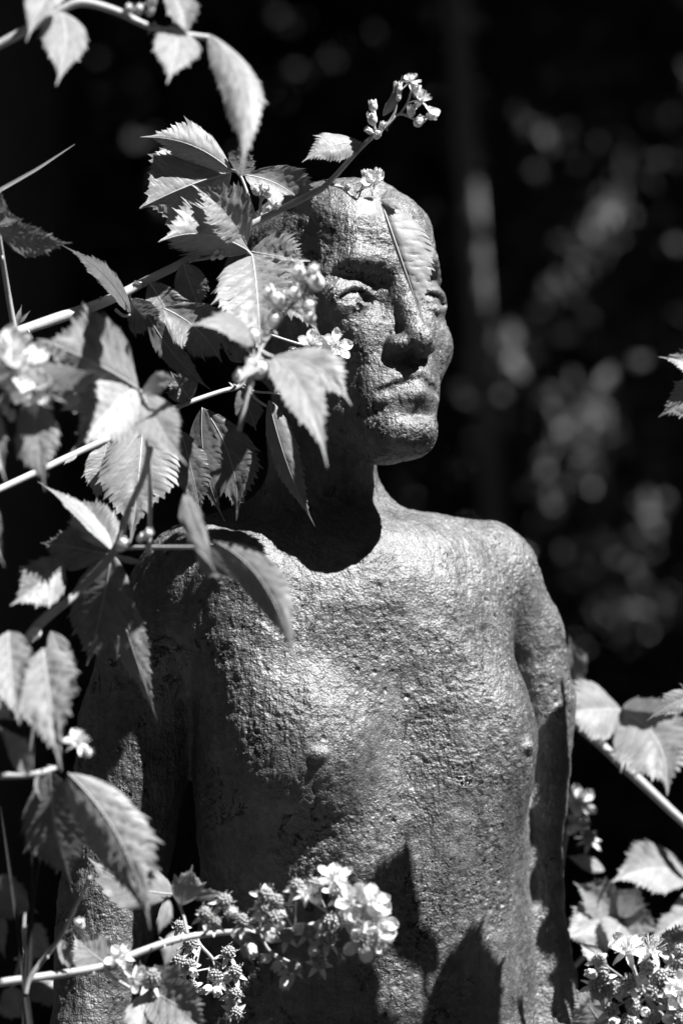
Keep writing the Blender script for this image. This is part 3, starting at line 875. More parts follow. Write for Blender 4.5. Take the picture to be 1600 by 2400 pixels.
    K.leaf(-6, 534, -.25, 172, 568, -.27, 82, roll=22, fa=10, fb=-14, bulge=.07, side=.06, seed=601)
    K.leaf(-8, 530, -.25, 56, 512, -.26, 70, roll=30, fa=10, fb=12, seed=602)
    K.leaf(-10, 528, -.25, 6, 442, -.26, 60, roll=-15, fa=10, fb=12, seed=603)
    K.leaf(36, 765, -.21, 52, 715, -.21, 14, roll=10, fa=20, fb=20, seed=604, teeth=4)
    K.leaf(40, 760, -.21, 72, 728, -.21, 12, roll=10, fa=20, fb=20, seed=605, teeth=4)

    # B: blurred cane in the upper left corner
    B = Cane('blurred arching cane with hanging leaves in the upper left corner', [(-60, 135, -.430), (0, 104, -.430), (60, 72, -.430), (130, 32, -.430), (190, 6, -.430), (270, 25, -.430), (350, 62, -.430), (440, 82, -.430), (490, 88, -.430)], .0036, .0022, prick=5, seed=7)
    B.leaf(150, -70, -.430, 62, 100, -.500, 95, roll=18, fa=15, fb=10, bulge=.05, seed=701)
    B.leaf(140, 25, -.430, 132, 202, -.500, 118, roll=-5, fa=12, fb=8, bulge=.05, side=-.06, seed=702, corr=.5)
    B.leaf(405, 60, -.430, 391, 198, -.500, 115, roll=-5, fa=12, fb=10, bulge=.05, side=-.05, seed=703, corr=.5)
    B.leaf(492, 82, -.430, 562, 412, -.510, 112, roll=-20, fa=-25, fb=12, bulge=.08, side=-.08, seed=704)
    B.leaf(400, -30, -.430, 440, 90, -.450, 95, roll=-30, fa=5, fb=10, seed=705, mat=LD)
    for x, y, s in ((355, 5, 1.1), (325, 25, .9), (300, 22, .8), (352, 28, .8)): bud(B, x, y, -.440, (.3, -.5, .6), s, frm=(285, 28, -.430))

    # D: thick blurred cane left of the shoulder
    D = Cane('thick blurred cane leaning up beside the statue\'s left-hand shoulder', [(30, 1600, -.390), (80, 1478, -.370), (180, 1390, -.350), (268, 1292, -.330), (300, 1200, -.330), (335, 1120, -.350), (352, 1050, -.370)], .0036, .0022, prick=6, seed=8)
    D.stalk([(270, 1285, -.330), (340, 1283, -.350), (470, 1283, -.390)], .0016, .0013)
    D.leaf(262, 1296, -.310, 203, 1562, -.290, 170, roll=14, fa=12, fb=14, bulge=.06, side=-.04, seed=801, mat=LD)
    D.leaf(264, 1290, -.310, 88, 1128, -.280, 66, roll=55, fa=14, fb=20, bulge=.05, seed=802)
    D.leaf(262, 1288, -.305, 175, 1165, -.270, 115, roll=20, fa=10, fb=15, bulge=.05, seed=803, mat=LD)
    D.leaf(255, 1300, -.305, 95, 1272, -.270, 120, roll=15, fa=10, fb=15, bulge=.05, seed=813, mat=LD)
    D.leaf(248, 1318, -.295, 370, 1692, -.280, 92, roll=-32, fa=-48, fb=22, bulge=.04, side=.03, seed=804, corr=1.3)
    D.leaf(266, 1300, -.320, 352, 1319, -.320, 22, roll=30, fa=25, fb=25, seed=805, teeth=5)
    D.leaf(430, 1160, -.400, 510, 1352, -.480, 62, roll=15, fa=5, fb=5, bulge=.05, seed=806, corr=.5)
    D.leaf(500, 1268, -.400, 692, 1572, -.480, 118, roll=-4, fa=-30, fb=12, corr=1.6, bulge=.08, side=-.10, seed=807)
    D.leaf(462, 1290, -.400, 560, 1360, -.450, 70, roll=10, fa=5, fb=12, seed=808)
    D.leaf(150, 1325, -.370, 24, 1420, -.410, 125, roll=-10, fa=14, fb=12, seed=809, corr=1.2)
    for x, y, s in ((285, 1278, 1.2), (345, 1255, 1.0), (330, 1262, .8)): bud(D, x, y, -.370, (.4, -.5, .6), s)
    bud(D, 82, 1485, -.380, (-.450, -.6, -.3), 1.3)

    # E: blurred broad leaves, lower left
    E = Cane('drooping cane of broad half shaded leaves at the lower left edge', [(-80, 1820, -.44), (0, 1818, -.44), (60, 1817, -.44), (92, 1812, -.44), (130, 1800, -.43)], .0026, .0018, prick=3, seed=9)
    E.leaf(118, 1805, -.40, 168, 2072, -.38, 170, roll=10, fa=14, fb=10, bulge=.05, side=.03, seed=901, mat=LD)
    E.leaf(160, 1812, -.43, 352, 2182, -.46, 175, roll=-20, fa=-38, fb=20, bulge=.10, side=-.06, seed=902, corr=2.0)
    E.leaf(70, 1815, -.44, -10, 1690, -.48, 70, roll=25, fa=10, fb=25, seed=903)
    E.leaf(100, 1520, -.43, 145, 1808, -.52, 170, roll=16, fa=18, fb=12, bulge=.10, side=-.04, seed=904, corr=2.4)
    E.leaf(20, 1480, -.43, 48, 1700, -.50, 130, roll=10, fa=16, fb=10, bulge=.06, seed=905, corr=2.0)
    E.leaf(120, 1480, -.40, 185, 1630, -.42, 70, roll=5, fa=8, fb=8, seed=906)
    E.leaf(92, 1812, -.44, 102, 1885, -.46, 24, roll=30, seed=907)
    E.leaf(0, 1640, -.44, 30, 1690, -.47, 60, roll=10, seed=908)
    flower(E, 185, 1745, -.42, (.1, -.4, .9), .9, 3, curled=True); bud(E, 205, 1765, -.42, (.4, -.5, .2), 1.0)
    E.stalk([(60, 1817, -.44), (85, 1660, -.45), (105, 1530, -.44)], .0012, .0010)

    # G: lower cane with flowers and berries in front of the belly
    G = Cane('lower cane with white blossom and unripe berries across the statue\'s belly',
             [(-60, 2316, -.31), (0, 2303, -.31), (120, 2286, -.30), (237, 2266, -.29), (305, 2240, -.28), (400, 2206, -.27), (480, 2190, -.26), (607, 2180, -.26), (690, 2180, -.26), (780, 2170, -.27), (840, 2160, -.28)], .0034, .0016, prick=8, seed=10)
    G.stalk([(607, 2180, -.26), (625, 2220, -.26), (655, 2252, -.26), (690, 2285, -.26)], .0014, .0010)
    G.stalk([(640, 2235, -.26), (670, 2250, -.26), (700, 2262, -.26)], .0011, .0009)
    for x, y, s in ((480, 2141, .9), (526, 2112, 1.0), (568, 2158, .95), (622, 2098, 1.1), (640, 2150, 1.15), (696, 2078, 1.05), (738, 2076, 1.05), (672, 2192, .95), (690, 2266, 1.0), (771, 2160, 1.15), (770, 2196, 1.15), (615, 2125, .9), (748, 2255, 1.0), (795, 2100, 1.1), (505, 2160, .8), (650, 2112, .9), (724, 2184, .9)):
        hub = min(((480, 2190, -.26), (607, 2180, -.26), (690, 2180, -.26), (780, 2170, -.27), (655, 2252, -.26)), key=lambda h: (h[0] - x) ** 2 + (h[1] - y) ** 2)
        berry(G, x, y, -.285, (_pr.uniform(-.4, .4), -.55, .6), s * 1.0, frm=hub)
    for x, y, s, dr, pt in ((784, 2066, 1.1, (0, -.45, .9), 5), (830, 2118, 1.15, (-.2, -.8, .5), 5), (868, 2112, 1.0, (.5, -.6, .6), 5), (880, 2158, 1.15, (.6, -.75, .2), 5), (838, 2160, 1.1, (.1, -.9, .3), 4), (850, 2200, 1.2, (.2, -.9, -.3), 5), (888, 2195, .95, (.7, -.6, -.1), 4), (715, 2100, .8, (.3, -.5, .6), 3)):
        flower(G, x, y, -.30, dr, s, pt, frm=(800, 2165, -.275))
    for x, y, s, dr in ((735, 2230, 1.2, (.1, -.8, -.3), ), (625, 2246, 1.0, (-.6, -.6, .1)), (650, 2262, 1.1, (-.2, -.7, -.3)), (668, 2300, 1.2, (0, -.6, -.6)), (634, 2195, 1.4, (.1, -.8, .1)), (655, 2170, 1.1, (.2, -.7, .4)), (545, 2140, 1.1, (.1, -.6, .5)), (700, 2175, 1.1, (.5, -.6, .2)), (745, 2170, 1.1, (.5, -.6, .3)), (590, 2225, 1.2, (.2, -.6, -.5))):
        bud(G, x, y, -.285, dr, s)
    G.leaf(575, 2195, -.265, 595, 2265, -.28, 40, roll=10, seed=1001, corr=.5, teeth=6)
    G.leaf(540, 2190, -.265, 610, 2215, -.27, 34, roll=-10, seed=1002, corr=.5, teeth=6)
    G.leaf(275, 2272, -.29, 172, 2188, -.27, 98, roll=25, fa=14, fb=-10, bulge=.08, side=-.08, seed=1003)
    G.leaf(140, 2200, -.30, 168, 2280, -.30, 36, roll=-10, seed=1004, teeth=6)
    flower(G, 285, 2246, -.295, (-.1, -.7, .6), .9, 4, curled=True); flower(G, 312, 2290, -.30, (.3, -.8, -.2), .8, 3, curled=True)
    G.stalk([(237, 2266, -.29), (280, 2300, -.29), (325, 2325, -.29), (350, 2325, -.29)], .0016, .0012)
    berry(G, 358, 2290, -.30, (0, -.4, .9), 1.1, frm=(345, 2322, -.29))
    G.leaf(350, 2325, -.29, 492, 2430, -.33, 150, roll=-10, fa=12, fb=12, bulge=.08, side=-.06, seed=1005)
    G.leaf(346, 2326, -.29, 322, 2450, -.32, 90, roll=5, fa=10, fb=14, seed=1006)
    G.leaf(355, 2320, -.29, 428, 2252, -.30, 78, roll=20, fa=10, fb=12, bulge=.06, seed=1007)
    G.leaf(340, 2318, -.29, 328, 2250, -.30, 40, roll=0, seed=1008)
    # leafy side shoot above it
    G.stalk([(440, 2192, -.265), (428, 2140, -.26), (408, 2095, -.26)], .0014, .0011)
    G.leaf(408, 2095, -.26, 205, 2008, -.27, 130, roll=25, fa=8, fb=-4, bulge=.05, side=-.12, seed=1009, corr=.5, teeth=9)
    G.leaf(424, 2122, -.26, 452, 2026, -.27, 78, roll=5, fa=10, fb=8, bulge=.05, seed=1010, corr=.5, teeth=7)
    G.leaf(448, 2102, -.26, 532, 2092, -.27, 30, roll=-10, fa=10, fb=16, seed=1011, corr=.6, teeth=7)
    G.stalk([(424, 2122, -.26), (436, 2106, -.26), (448, 2102, -.26)], .0009, .0008)

    # hanging truss of green berries, sharp, close to the belly
    H = Cane('dark hanging truss of small unripe berries close against the belly', [(455, 2185, -.125), (470, 2215, -.125), (500, 2250, -.125), (520, 2300, -.125), (535, 2345, -.125), (540, 2400, -.125)], .0014, .0009, prick=2, seed=11)
    for x, y, s, dr in ((536, 2233, .95, (.2, -.7, .6)), (507, 2287, 1.0, (-.2, -.7, .6)), (551, 2278, 1.0, (.3, -.7, .5)), (551, 2330, .95, (.2, -.8, .4)), (421, 2254, 1.05, (-.2, -.6, .7)), (447, 2262, .9, (.2, -.6, .7)), (553, 2373, .95, (.2, -.7, -.3)), (451, 2310, .8, (.2, -.6, .2)), (420, 2170, .8, (-.2, -.6, .7)), (445, 2210, .9, (0, -.6, .6))):
        berry(H, x, y, -.135, dr, s, frm=(500, 2250, -.125) if x > 480 else (470, 2215, -.125))
    for x, y, dr in ((487, 2318, (-.5, -.7, -.2)), (508, 2322, (.2, -.8, -.4)), (451, 2278, (.3, -.8, -.2))): bud(H, x, y, -.14, dr, 1.05, frm=(490, 2270, -.125))

    # thin shoot, far lower left
    I = Cane('slim green shoot slanting up between grass blades at lower left', [(60, 2330, -.33), (75, 2285, -.33), (140, 2200, -.33), (180, 2120, -.34), (212, 2055, -.35)], .0019, .0013, prick=3, seed=12)
    bud(I, 187, 2170, -.34, (0, -.5, .9), 1.1, frm=(150, 2190, -.33))
    I.leaf(150, 2205, -.33, 172, 2268, -.33, 28, roll=10, seed=1201, teeth=6)

    # R: shoot just off the right edge, its leaf tips reaching in
    RY = -.171
    R_ = Cane('shoot beyond the right edge with only its pointed leaf tips showing', [(2150, 1180, RY), (2000, 1080, RY), (1890, 1080, RY), (1830, 1020, RY), (1796, 940, RY)], .0030, .0018, prick=4, seed=13)
    R_.stalk([(1830, 1020, RY), (1750, 930, -.20), (1702, 915, -.24)], .0014, .0011)
    R_.leaf(1702, 872, -.24, 1541, 836, -.245, 80, roll=20, fa=14, fb=8, bulge=.06, side=.0, seed=1301)
    R_.stalk([(1750, 930, -.20), (1725, 900, -.215), (1702, 872, -.24)], .0012, .0009)
    R_.leaf(1704, 915, -.24, 1541, 978, -.245, 110, roll=5, fa=12, fb=10, bulge=.06, side=.06, seed=1302)
    R_.leaf(1795, 945, RY, 1722, 640, RY, 330, roll=5, fa=12, fb=10, side=.03, seed=1303)
    Z = Cane('leafy shoot beyond the right edge casting a pointed leaf shadow on the belly', [(1900, 1700, -.12), (1895, 1450, -.13), (1880, 1250, -.15), (1835, 1000, -.175)], .0024, .0014, prick=3, seed=22)
    Z.leaf(1815, 1040, -.178, 1945, 985, -.11, 320, roll=0, fa=10, fb=10, side=.08, tooth=1.2, seed=2201)
    Z.leaf(1870, 1390, -.106, 1812, 1215, -.118, 110, roll=0, fa=10, fb=10, seed=2202)
    Z.leaf(1930, 1400, -.076, 1928, 1160, -.084, 130, roll=0, fa=10, fb=10, seed=2203)
    Z.leaf(1960, 1420, -.03, 1950, 1180, -.026, 130, roll=0, fa=10, fb=10, seed=2204)
    Z.stalk([(1895, 1450, -.13), (1930, 1410, -.08), (1960, 1420, -.03)], .0012, .0010)
    U2 = Cane('added taller shoot, unseen beyond the right edge, shading the lower belly', [(2120, 1000, -.22), (2060, 760, -.22), (1950, 660, -.22), (1800, 490, -.22), (1690, 450, -.22)], .0028, .0012, prick=3, seed=23)  # U2: shoot added out of view to darken the lower belly
    for k, (x0, y0, x1, y1, w_) in enumerate(((1690, 370, 1670, 560, 130), (1760, 380, 1790, 580, 150), (1850, 430, 1850, 620, 150), (1940, 540, 1955, 720, 150), (1700, 545, 1690, 740, 150), (1790, 570, 1770, 770, 150), (1880, 590, 1890, 800, 150), (1960, 570, 2010, 760, 150), (1730, 700, 1720, 830, 110))):
        U2.leaf(x0, y0 + 100, -.215, x1, y1 + 100, -.225, w_, roll=-5, fa=6, fb=6, seed=2301 + k)
    # Q: another shoot, added out of view to shade the forearm
    Q = Cane('added leafy shoot, unseen beyond the right edge, shading the forearm', [(1830, 1620, .007), (1805, 1350, .007), (1800, 1050, .007), (1775, 830, .007)], .0030, .0016, prick=4, seed=20)
    for k, (x0, y0, x1, y1, w_) in enumerate(((1790, 880, 1740, 1060, 150), (1800, 890, 1840, 1080, 150), (1800, 1040, 1745, 1220, 150), (1802, 1050, 1850, 1230, 150), (1805, 1190, 1750, 1370, 150), (1806, 1200, 1860, 1390, 150), (1810, 1340, 1760, 1530, 150), (1812, 1350, 1870, 1530, 150))):
        Q.leaf(x0, y0, .007, x1, y1, .0, w_, roll=-15, fa=6, fb=6, seed=2001 + k)
    # S: blurred cane behind the statue on the right
    S_ = Cane('blurred cane behind the statue\'s arm carrying three broad sunlit leaves', [(1330, 1675, .30), (1368, 1712, .30), (1410, 1748, .30), (1500, 1832, .30), (1600, 1926, .30), (1700, 2010, .30)], .0040, .0036, prick=5, seed=14)
    S_.stalk([(1410, 1748, .30), (1425, 1715, .29), (1455, 1668, .28)], .0018, .0014)
    S_.stalk([(1408, 1745, .30), (1398, 1710, .29), (1385, 1690, .29)], .0014, .0011)
    S_.stalk([(1410, 1755, .30), (1450, 1765, .28), (1480, 1760, .27)], .0014, .0011)
    S_.leaf(1454, 1664, .28, 1310, 1672, .24, 165, roll=25, fa=10, fb=12, bulge=.05, seed=1401, corr=.6)
    S_.leaf(1458, 1660, .28, 1620, 1640, .25, 115, roll=30, fa=10, fb=5, bulge=.06, side=.10, seed=1402, corr=.6)
    S_.leaf(1460, 1668, .28, 1562, 1866, .22, 205, roll=-2, fa=12, fb=10, bulge=.06, side=-.14, seed=1403, corr=.6, teeth=21)
    S_.leaf(1350, 1610, .30, 1333, 1490, .28, 70, roll=10, fa=10, fb=10, seed=1404)
    # T: sharp dark leaf tip on the right edge
    # U: leaves and blossom behind the forearm
    U = Cane('low cane behind the forearm with palmate pale leaves', [(1290, 2330, .30), (1350, 2260, .28), (1420, 2190, .27), (1452, 2150, .27)], .0024, .0018, prick=3, seed=15)
    U.leaf(1448, 2148, .27, 1342, 2066, .24, 110, roll=15, fa=10, fb=10, bulge=.05, seed=1501, corr=.6)
    U.leaf(1446, 2155, .27, 1318, 2200, .22, 130, roll=20, fa=10, fb=10, bulge=.05, seed=1502, corr=.6)
    U.leaf(1455, 2150, .27, 1498, 2074, .25, 80, roll=-5, fa=10, fb=10, seed=1503, corr=.6)
    U.leaf(1455, 2160, .27, 1425, 2218, .22, 105, roll=5, fa=10, fb=10, seed=1504, corr=.6)
    U.leaf(1460, 2158, .27, 1550, 2180, .24, 75, roll=-20, fa=10, fb=10, seed=1505, corr=.6)
    U.leaf(1600, 2150, .27, 1520, 2210, .24, 70, roll=15, fa=10, fb=10, seed=1506, corr=.6)
    flower(U, 1352, 1885, .30, (.3, -.6, .5), 1.25, 5); flower(U, 1350, 1925, .30, (.6, -.6, -.1), 1.1, 3)
    berry(U, 1380, 1962, .30, (.1, -.6, .5), 1.1, frm=(1345, 1965, .31)); bud(U, 1335, 1945, .30, (.3, -.6, .2), 1.2)
    U.stalk([(1310, 2100, .31), (1320, 2000, .31), (1340, 1900, .305)], .0016, .0012)
    U.leaf(1415, 2040, .30, 1320, 2005, .28, 40, roll=25, seed=1507)
    V_ = Cane('cane end with one wide sunlit leaf near the right edge', [(1720, 2160, .32), (1660, 2090, .32), (1605, 2040, .32)], .0026, .0018, prick=2, seed=16)
    V_.leaf(1612, 2050, .32, 1424, 2072, .27, 150, roll=28, fa=10, fb=12, bulge=.06, side=.08, seed=1601, corr=.6)
    V_.leaf(1606, 2090, .32, 1640, 2230, .30, 120, roll=0, seed=1602)

    # W: sharp berries and flowers, lower right corner
    W_ = Cane('crowded truss of dark unripe berries with two open flowers in the lower right corner', [(1640, 2480, .06), (1590, 2420, .05), (1540, 2370, .04), (1500, 2310, .04), (1480, 2260, .04)], .0024, .0014, prick=4, seed=17)
    for x, y, s in ((1472, 2304, 1.25), (1548, 2290, 1.2), (1395, 2306, 1.1), (1412, 2290, 1.0), (1401, 2250, 1.0), (1515, 2266, 1.1), (1530, 2322, 1.15), (1575, 2358, 1.15), (1530, 2382, 1.15), (1430, 2366, 1.15), (1482, 2356, 1.1), (1596, 2228, 1.0), (1577, 2284, 1.1), (1404, 2330, 1.0), (1600, 2390, 1.1), (1430, 2320, 1.0), (1560, 2325, 1.0), (1470, 2390, 1.0), (1590, 2255, 1.0)):
        berry(W_, x, y, .02, (_pr.uniform(-.5, .5), -.7, _pr.uniform(.1, .8)), s, frm=(1505, 2325, .05))
    flower(W_, 1470, 2234, .0, (-.1, -.5, .85), 1.35, 5, frm=(1490, 2290, .04)); flower(W_, 1524, 2232, .01, (.2, -.45, .9), 1.35, 1, frm=(1500, 2290, .04))
    for a, b_, r in ((1590, 2316, .4), (1576, 2330, 2.2)):
        flower(W_, a, b_, .01, (.5, -.8, .2), 1.2, 4)
    for x, y, dr in ((1387, 2283, (-.7, -.6, .2)), (1440, 2392, (-.3, -.7, -.2)), (1510, 2372, (0, -.8, .1)), (1562, 2388, (.4, -.7, 0)), (1490, 2395, (.2, -.8, -.3)), (1500, 2295, (.2, -.7, .5))): bud(W_, x, y, .01, dr, 1.2)
    W_.leaf(1420, 2420, .06, 1348, 2318, .05, 120, roll=20, fa=12, fb=-15, bulge=.06, seed=1701)
    W_.leaf(1420, 2270, .05, 1352, 2205, .06, 45, roll=25, fa=10, fb=20, seed=1702)
    W_.leaf(1480, 2330, .06, 1440, 2290, .04, 60, roll=0, seed=1703)
    W_.leaf(1560, 2260, .07, 1625, 2150, .05, 110, roll=10, fa=12, fb=12, seed=1704, mat=LD)
    W_.leaf(1640, 2170, .05, 1585, 2178, .04, 40, roll=10, seed=1705)
    T_ = Cane('sharp toothed dark leaf tip entering at the right edge above the sunlit leaves', [(1760, 1640, .10), (1690, 1625, .10), (1640, 1628, .10)], .0018, .0012, prick=1, seed=18)
    T_.leaf(1655, 1625, .10, 1514, 1690, .09, 62, roll=20, fa=10, fb=14, bulge=.05, side=.06, seed=1801, mat=LD)
    T_.leaf(1650, 1660, .10, 1590, 1600, .10, 24, roll=10, seed=1802)

    # leaves of the thicket low on the left, behind the statue
    Y = Cane('pale leaves of a low cane half hidden behind the statue at lower left', [(-40, 2420, .25), (20, 2330, .25), (50, 2240, .25), (60, 2120, .26)], .0020, .0012, prick=3, seed=19)
    Y.leaf(-20, 2070, .26, 92, 2140, .22, 110, roll=10, seed=1901, corr=.5)
    Y.leaf(50, 2180, .25, 128, 2235, .22, 90, roll=10, seed=1902, corr=.5)
    Y.leaf(-10, 2130, .25, 14, 2250, .22, 60, roll=10, seed=1903, corr=.5)
    Y.leaf(130, 2300, .25, 66, 2350, .22, 90, roll=10, seed=1904, corr=.4)
    Y.leaf(10, 2320, .25, 60, 2390, .22, 80, roll=5, seed=1905, corr=.5)
    Y.leaf(395, 2110, .25, 372, 2190, .24, 40, roll=5, seed=1906, corr=.4)
    Y.leaf(420, 2180, .25, 385, 2270, .24, 50, roll=5, seed=1907, corr=.4)
brambles()

# ------------------------------------------------------------------ grass blades
def grass_blade(label, pts, r, m):
    p = [P(*q) for q in pts]
    V, F = [], []
    n = 14
    for i in range(n + 1):
        t = i / n * (len(p) - 1); k = min(int(t), len(p) - 2)
        q = p[k].lerp(p[k + 1], t - k)
        w_ = r * (1 - (i / n) ** 2.2) + 0.00015
        d = (p[k + 1] - p[k]).normalized(); s = d.cross(Vector((0.25, -1, 0.2))).normalized(); nn = s.cross(d)
        V += [q - s * w_ + nn * w_ * 0.5, q, q + s * w_ + nn * w_ * 0.5]
    for i in range(n):
        for j in range(2):
            F.append((i * 3 + j, i * 3 + j + 1, i * 3 + 4 + j, i * 3 + 3 + j))
    o = link('grass_blade', mesh('grass_blade', V, F, [m]), None)
    tag(o, label, 'grass blade', 'grass blades among the canes')
grass_blade('bright grass blade slanting in from the left edge above the toothed leaves', [(-150, 545, -.24), (0, 446, -.22), (90, 395, -.215), (176, 338, -.21)], .0016, M_GRASS)
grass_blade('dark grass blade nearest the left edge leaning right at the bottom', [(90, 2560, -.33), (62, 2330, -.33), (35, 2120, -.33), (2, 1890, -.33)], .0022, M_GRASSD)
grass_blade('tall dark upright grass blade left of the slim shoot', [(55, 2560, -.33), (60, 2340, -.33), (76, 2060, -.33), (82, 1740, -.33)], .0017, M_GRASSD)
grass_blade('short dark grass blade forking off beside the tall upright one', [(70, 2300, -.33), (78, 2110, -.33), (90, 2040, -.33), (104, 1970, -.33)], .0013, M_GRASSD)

# ------------------------------------------------------------------ ground, forest edge and its shade
def ground():
    n = 90
    xs = np.linspace(-1, 1, n + 1); xs = np.sign(xs) * np.abs(xs) ** 2.2 * 150
    ys = xs.copy()
    X, Y = np.meshgrid(xs, ys + 4.0, indexing='ij')
    Z = 0.02 * np.sin(X * 1.3) * np.cos(Y * 1.7) + 4.5 * (1 / (1 + np.exp(-(Y - 17) * 0.55))) - 0.01
    Z -= Z[n // 2, np.argmin(np.abs(ys + 4.0))] - 0.0
    V = np.stack([X.ravel(), Y.ravel(), Z.ravel()], 1)
    i, j = np.meshgrid(np.arange(n), np.arange(n), indexing='ij')
    a = (i * (n + 1) + j).ravel()
    F = np.stack([a, a + n + 1, a + n + 2, a + 1], 1)
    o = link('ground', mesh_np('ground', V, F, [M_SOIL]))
    tag(o, kind='structure')
ground()

# flecks of sun that reach in through gaps in the crowns: (pixel x, pixel y, distance behind, radius)
FLECKS = [(1110, 335, 7.5, -.02), (1113, 495, 7.5, .03), (1136, 690, 7.5, .012), (1145, 790, 7.5, -.025),
          (1150, 862, 8.2, .07), (1185, 842, 8.2, .05), (1400, 545, 8.6, .085), (1440, 550, 8.6, .06), (1375, 560, 8.6, .05), (1310, 620, 8.8, .06), (1330, 590, 8.8, .05), (1290, 715, 8.4, .06), (1320, 700, 8.4, .05),
          (1275, 990, 8.0, .065), (1235, 1000, 8.0, .045), (1380, 990, 7.8, .06), (1395, 1005, 7.8, .05), (1365, 1095, 7.6, .055), (1370, 1125, 7.6, .055), (1300, 1100, 7.9, .05), (1510, 1195, 8.3, .045),
          (1500, 1275, 8.2, .055), (1410, 1285, 8.4, .055), (1390, 1300, 8.4, .05), (1355, 1340, 8.6, .055), (1340, 1360, 8.6, .05), (1420, 1450, 8.0, .055), (1485, 1465, 8.0, .05), (1565, 1430, 8.2, .05),
          (1210, 285, 9.0, .03), (1290, 200, 9.2, .02), (1300, 320, 9.0, .03), (1390, 390, 9.0, .02), (1240, 395, 9.0, .02), (1520, 370, 9.2, .02), (1500, 470, 9.2, .02),
          (1100, 45, 9.5, .03), (1000, 65, 9.5, .03), (1580, 590, 8.8, .025), (1460, 1100, 8.8, .02), (1580, 1120, 8.8, .02), (1320, 800, 8.8, .02), (1065, 1050, 9.0, .015)]
FT = np.array([list(P(x, y, d)) for x, y, d, r in FLECKS]); FR = np.array([f[3] for f in FLECKS])
SUNV = np.array(SUN)
CAMV = np.array([0, -3.0, 1.38])
def open_gaps(Cn, own=0.16, r0=0.02):
    keep = np.ones(len(Cn), bool)
    for T, r in zip(FT, FR):
        q = Cn - T
        al = q @ SUNV
        pd = np.linalg.norm(q - np.outer(al, SUNV), axis=1)
        keep &= ~((al > own) & (pd < r + r0))
        vd = (CAMV - T); vd = vd / np.linalg.norm(vd)
        al = q @ vd
        pd = np.linalg.norm(q - np.outer(al, vd), axis=1)
        keep &= ~((al > own) & (pd < r * 0.8 + r0))
    return keep
def leaf_cloud(Cn, size, rng, nrm=None):
    """diamond leaves with a fold, four triangles each, at centres Cn"""
    n = len(Cn)
    a = rng.normal(size=(n, 3)); a /= np.linalg.norm(a, axis=1)[:, None]
    b = rng.normal(size=(n, 3)) if nrm is None else nrm + rng.normal(size=(n, 3)) * 0.45
    b = np.cross(a, b); b /= np.maximum(np.linalg.norm(b, axis=1), 1e-6)[:, None]
    c = np.cross(a, b)
    s = size * rng.uniform(0.6, 1.25, n)[:, None]
    V = np.stack([Cn - a * s, Cn - a * s * 0.1 + b * s * 0.42 + c * s * 0.12, Cn + a * s, Cn - a * s * 0.1 - b * s * 0.42 + c * s * 0.12], 1).reshape(-1, 3)
    k = np.arange(n)[:, None] * 4
    F = np.concatenate([k + np.array([0, 1, 2]), k + np.array([0, 2, 3])])
    return V, F
def limb(V, F, a, b, r0, r1, rnd, wob=0.05, n=4):
    a, b = Vector(a), Vector(b)
    pts = [a.lerp(b, i / n) + Vector((rnd.uniform(-1, 1), rnd.uniform(-1, 1), 0)) * wob * (0 < i < n) for i in range(n + 1)]
    v, f = tube(pts, [r0, r1], 9, 3)
    o = len(V); V += v; F += [tuple(i + o for i in q) for q in f]
    return pts
def tree(label, x, y, h, r, crown_z, crown_r, n, seed, bark, name='forest_tree', leaf=0.14, lean=(0, 0), limbs=7, wob=.06):
    rnd = random.Random(seed); rng = np.random.default_rng(seed)
    root = empty(name, (x, y, 0), label, 'tree', 'trees at the forest edge behind the statue')
    V, F = [], []
    top = (x + lean[0], y + lean[1], h * 0.85)
    limb(V, F, (x, y, -0.1), top, r, r * 0.4, rnd, wob, 6)
    cl = []
    for i in range(limbs):
        z = crown_z + (h * 0.8 - crown_z) * rnd.random()
        t = rnd.uniform(0, 6.28); q = rnd.uniform(0.5, 0.95) * crown_r
        s = z / (h * 0.85)
        e = (x + lean[0] * s + math.cos(t) * q, y + lean[1] * s + math.sin(t) * q, z + rnd.uniform(0.2, 0.9))
        limb(V, F, (x + lean[0] * s, y + lean[1] * s, z - 0.3), e, r * 0.35, r * 0.08, rnd, 0.08)
        cl.append(e)
    link('trunk', mesh('trunk', V, F, [bark]), root)
    # crown: leaf sprays clumped round the limbs and through the volume
    cz = (crown_z + h) / 2
    d = rng.normal(size=(n, 3)); d /= np.linalg.norm(d, axis=1)[:, None]
    rad = rng.random(n) ** 0.4
    Cn = np.array([x + lean[0], y + lean[1], cz]) + d * rad[:, None] * np.array([crown_r, crown_r, (h - crown_z) / 2])
    k = n // 3
    ce = np.array(cl)[rng.integers(0, len(cl), k)] + rng.normal(size=(k, 3)) * 0.35
    Cn[:k] = ce
    Cn = Cn[open_gaps(Cn, r0=0.08)]
    Vl, Fl = leaf_cloud(Cn, leaf, rng)
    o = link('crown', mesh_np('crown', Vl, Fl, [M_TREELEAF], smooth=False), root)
    o['kind'] = 'stuff'
    return root
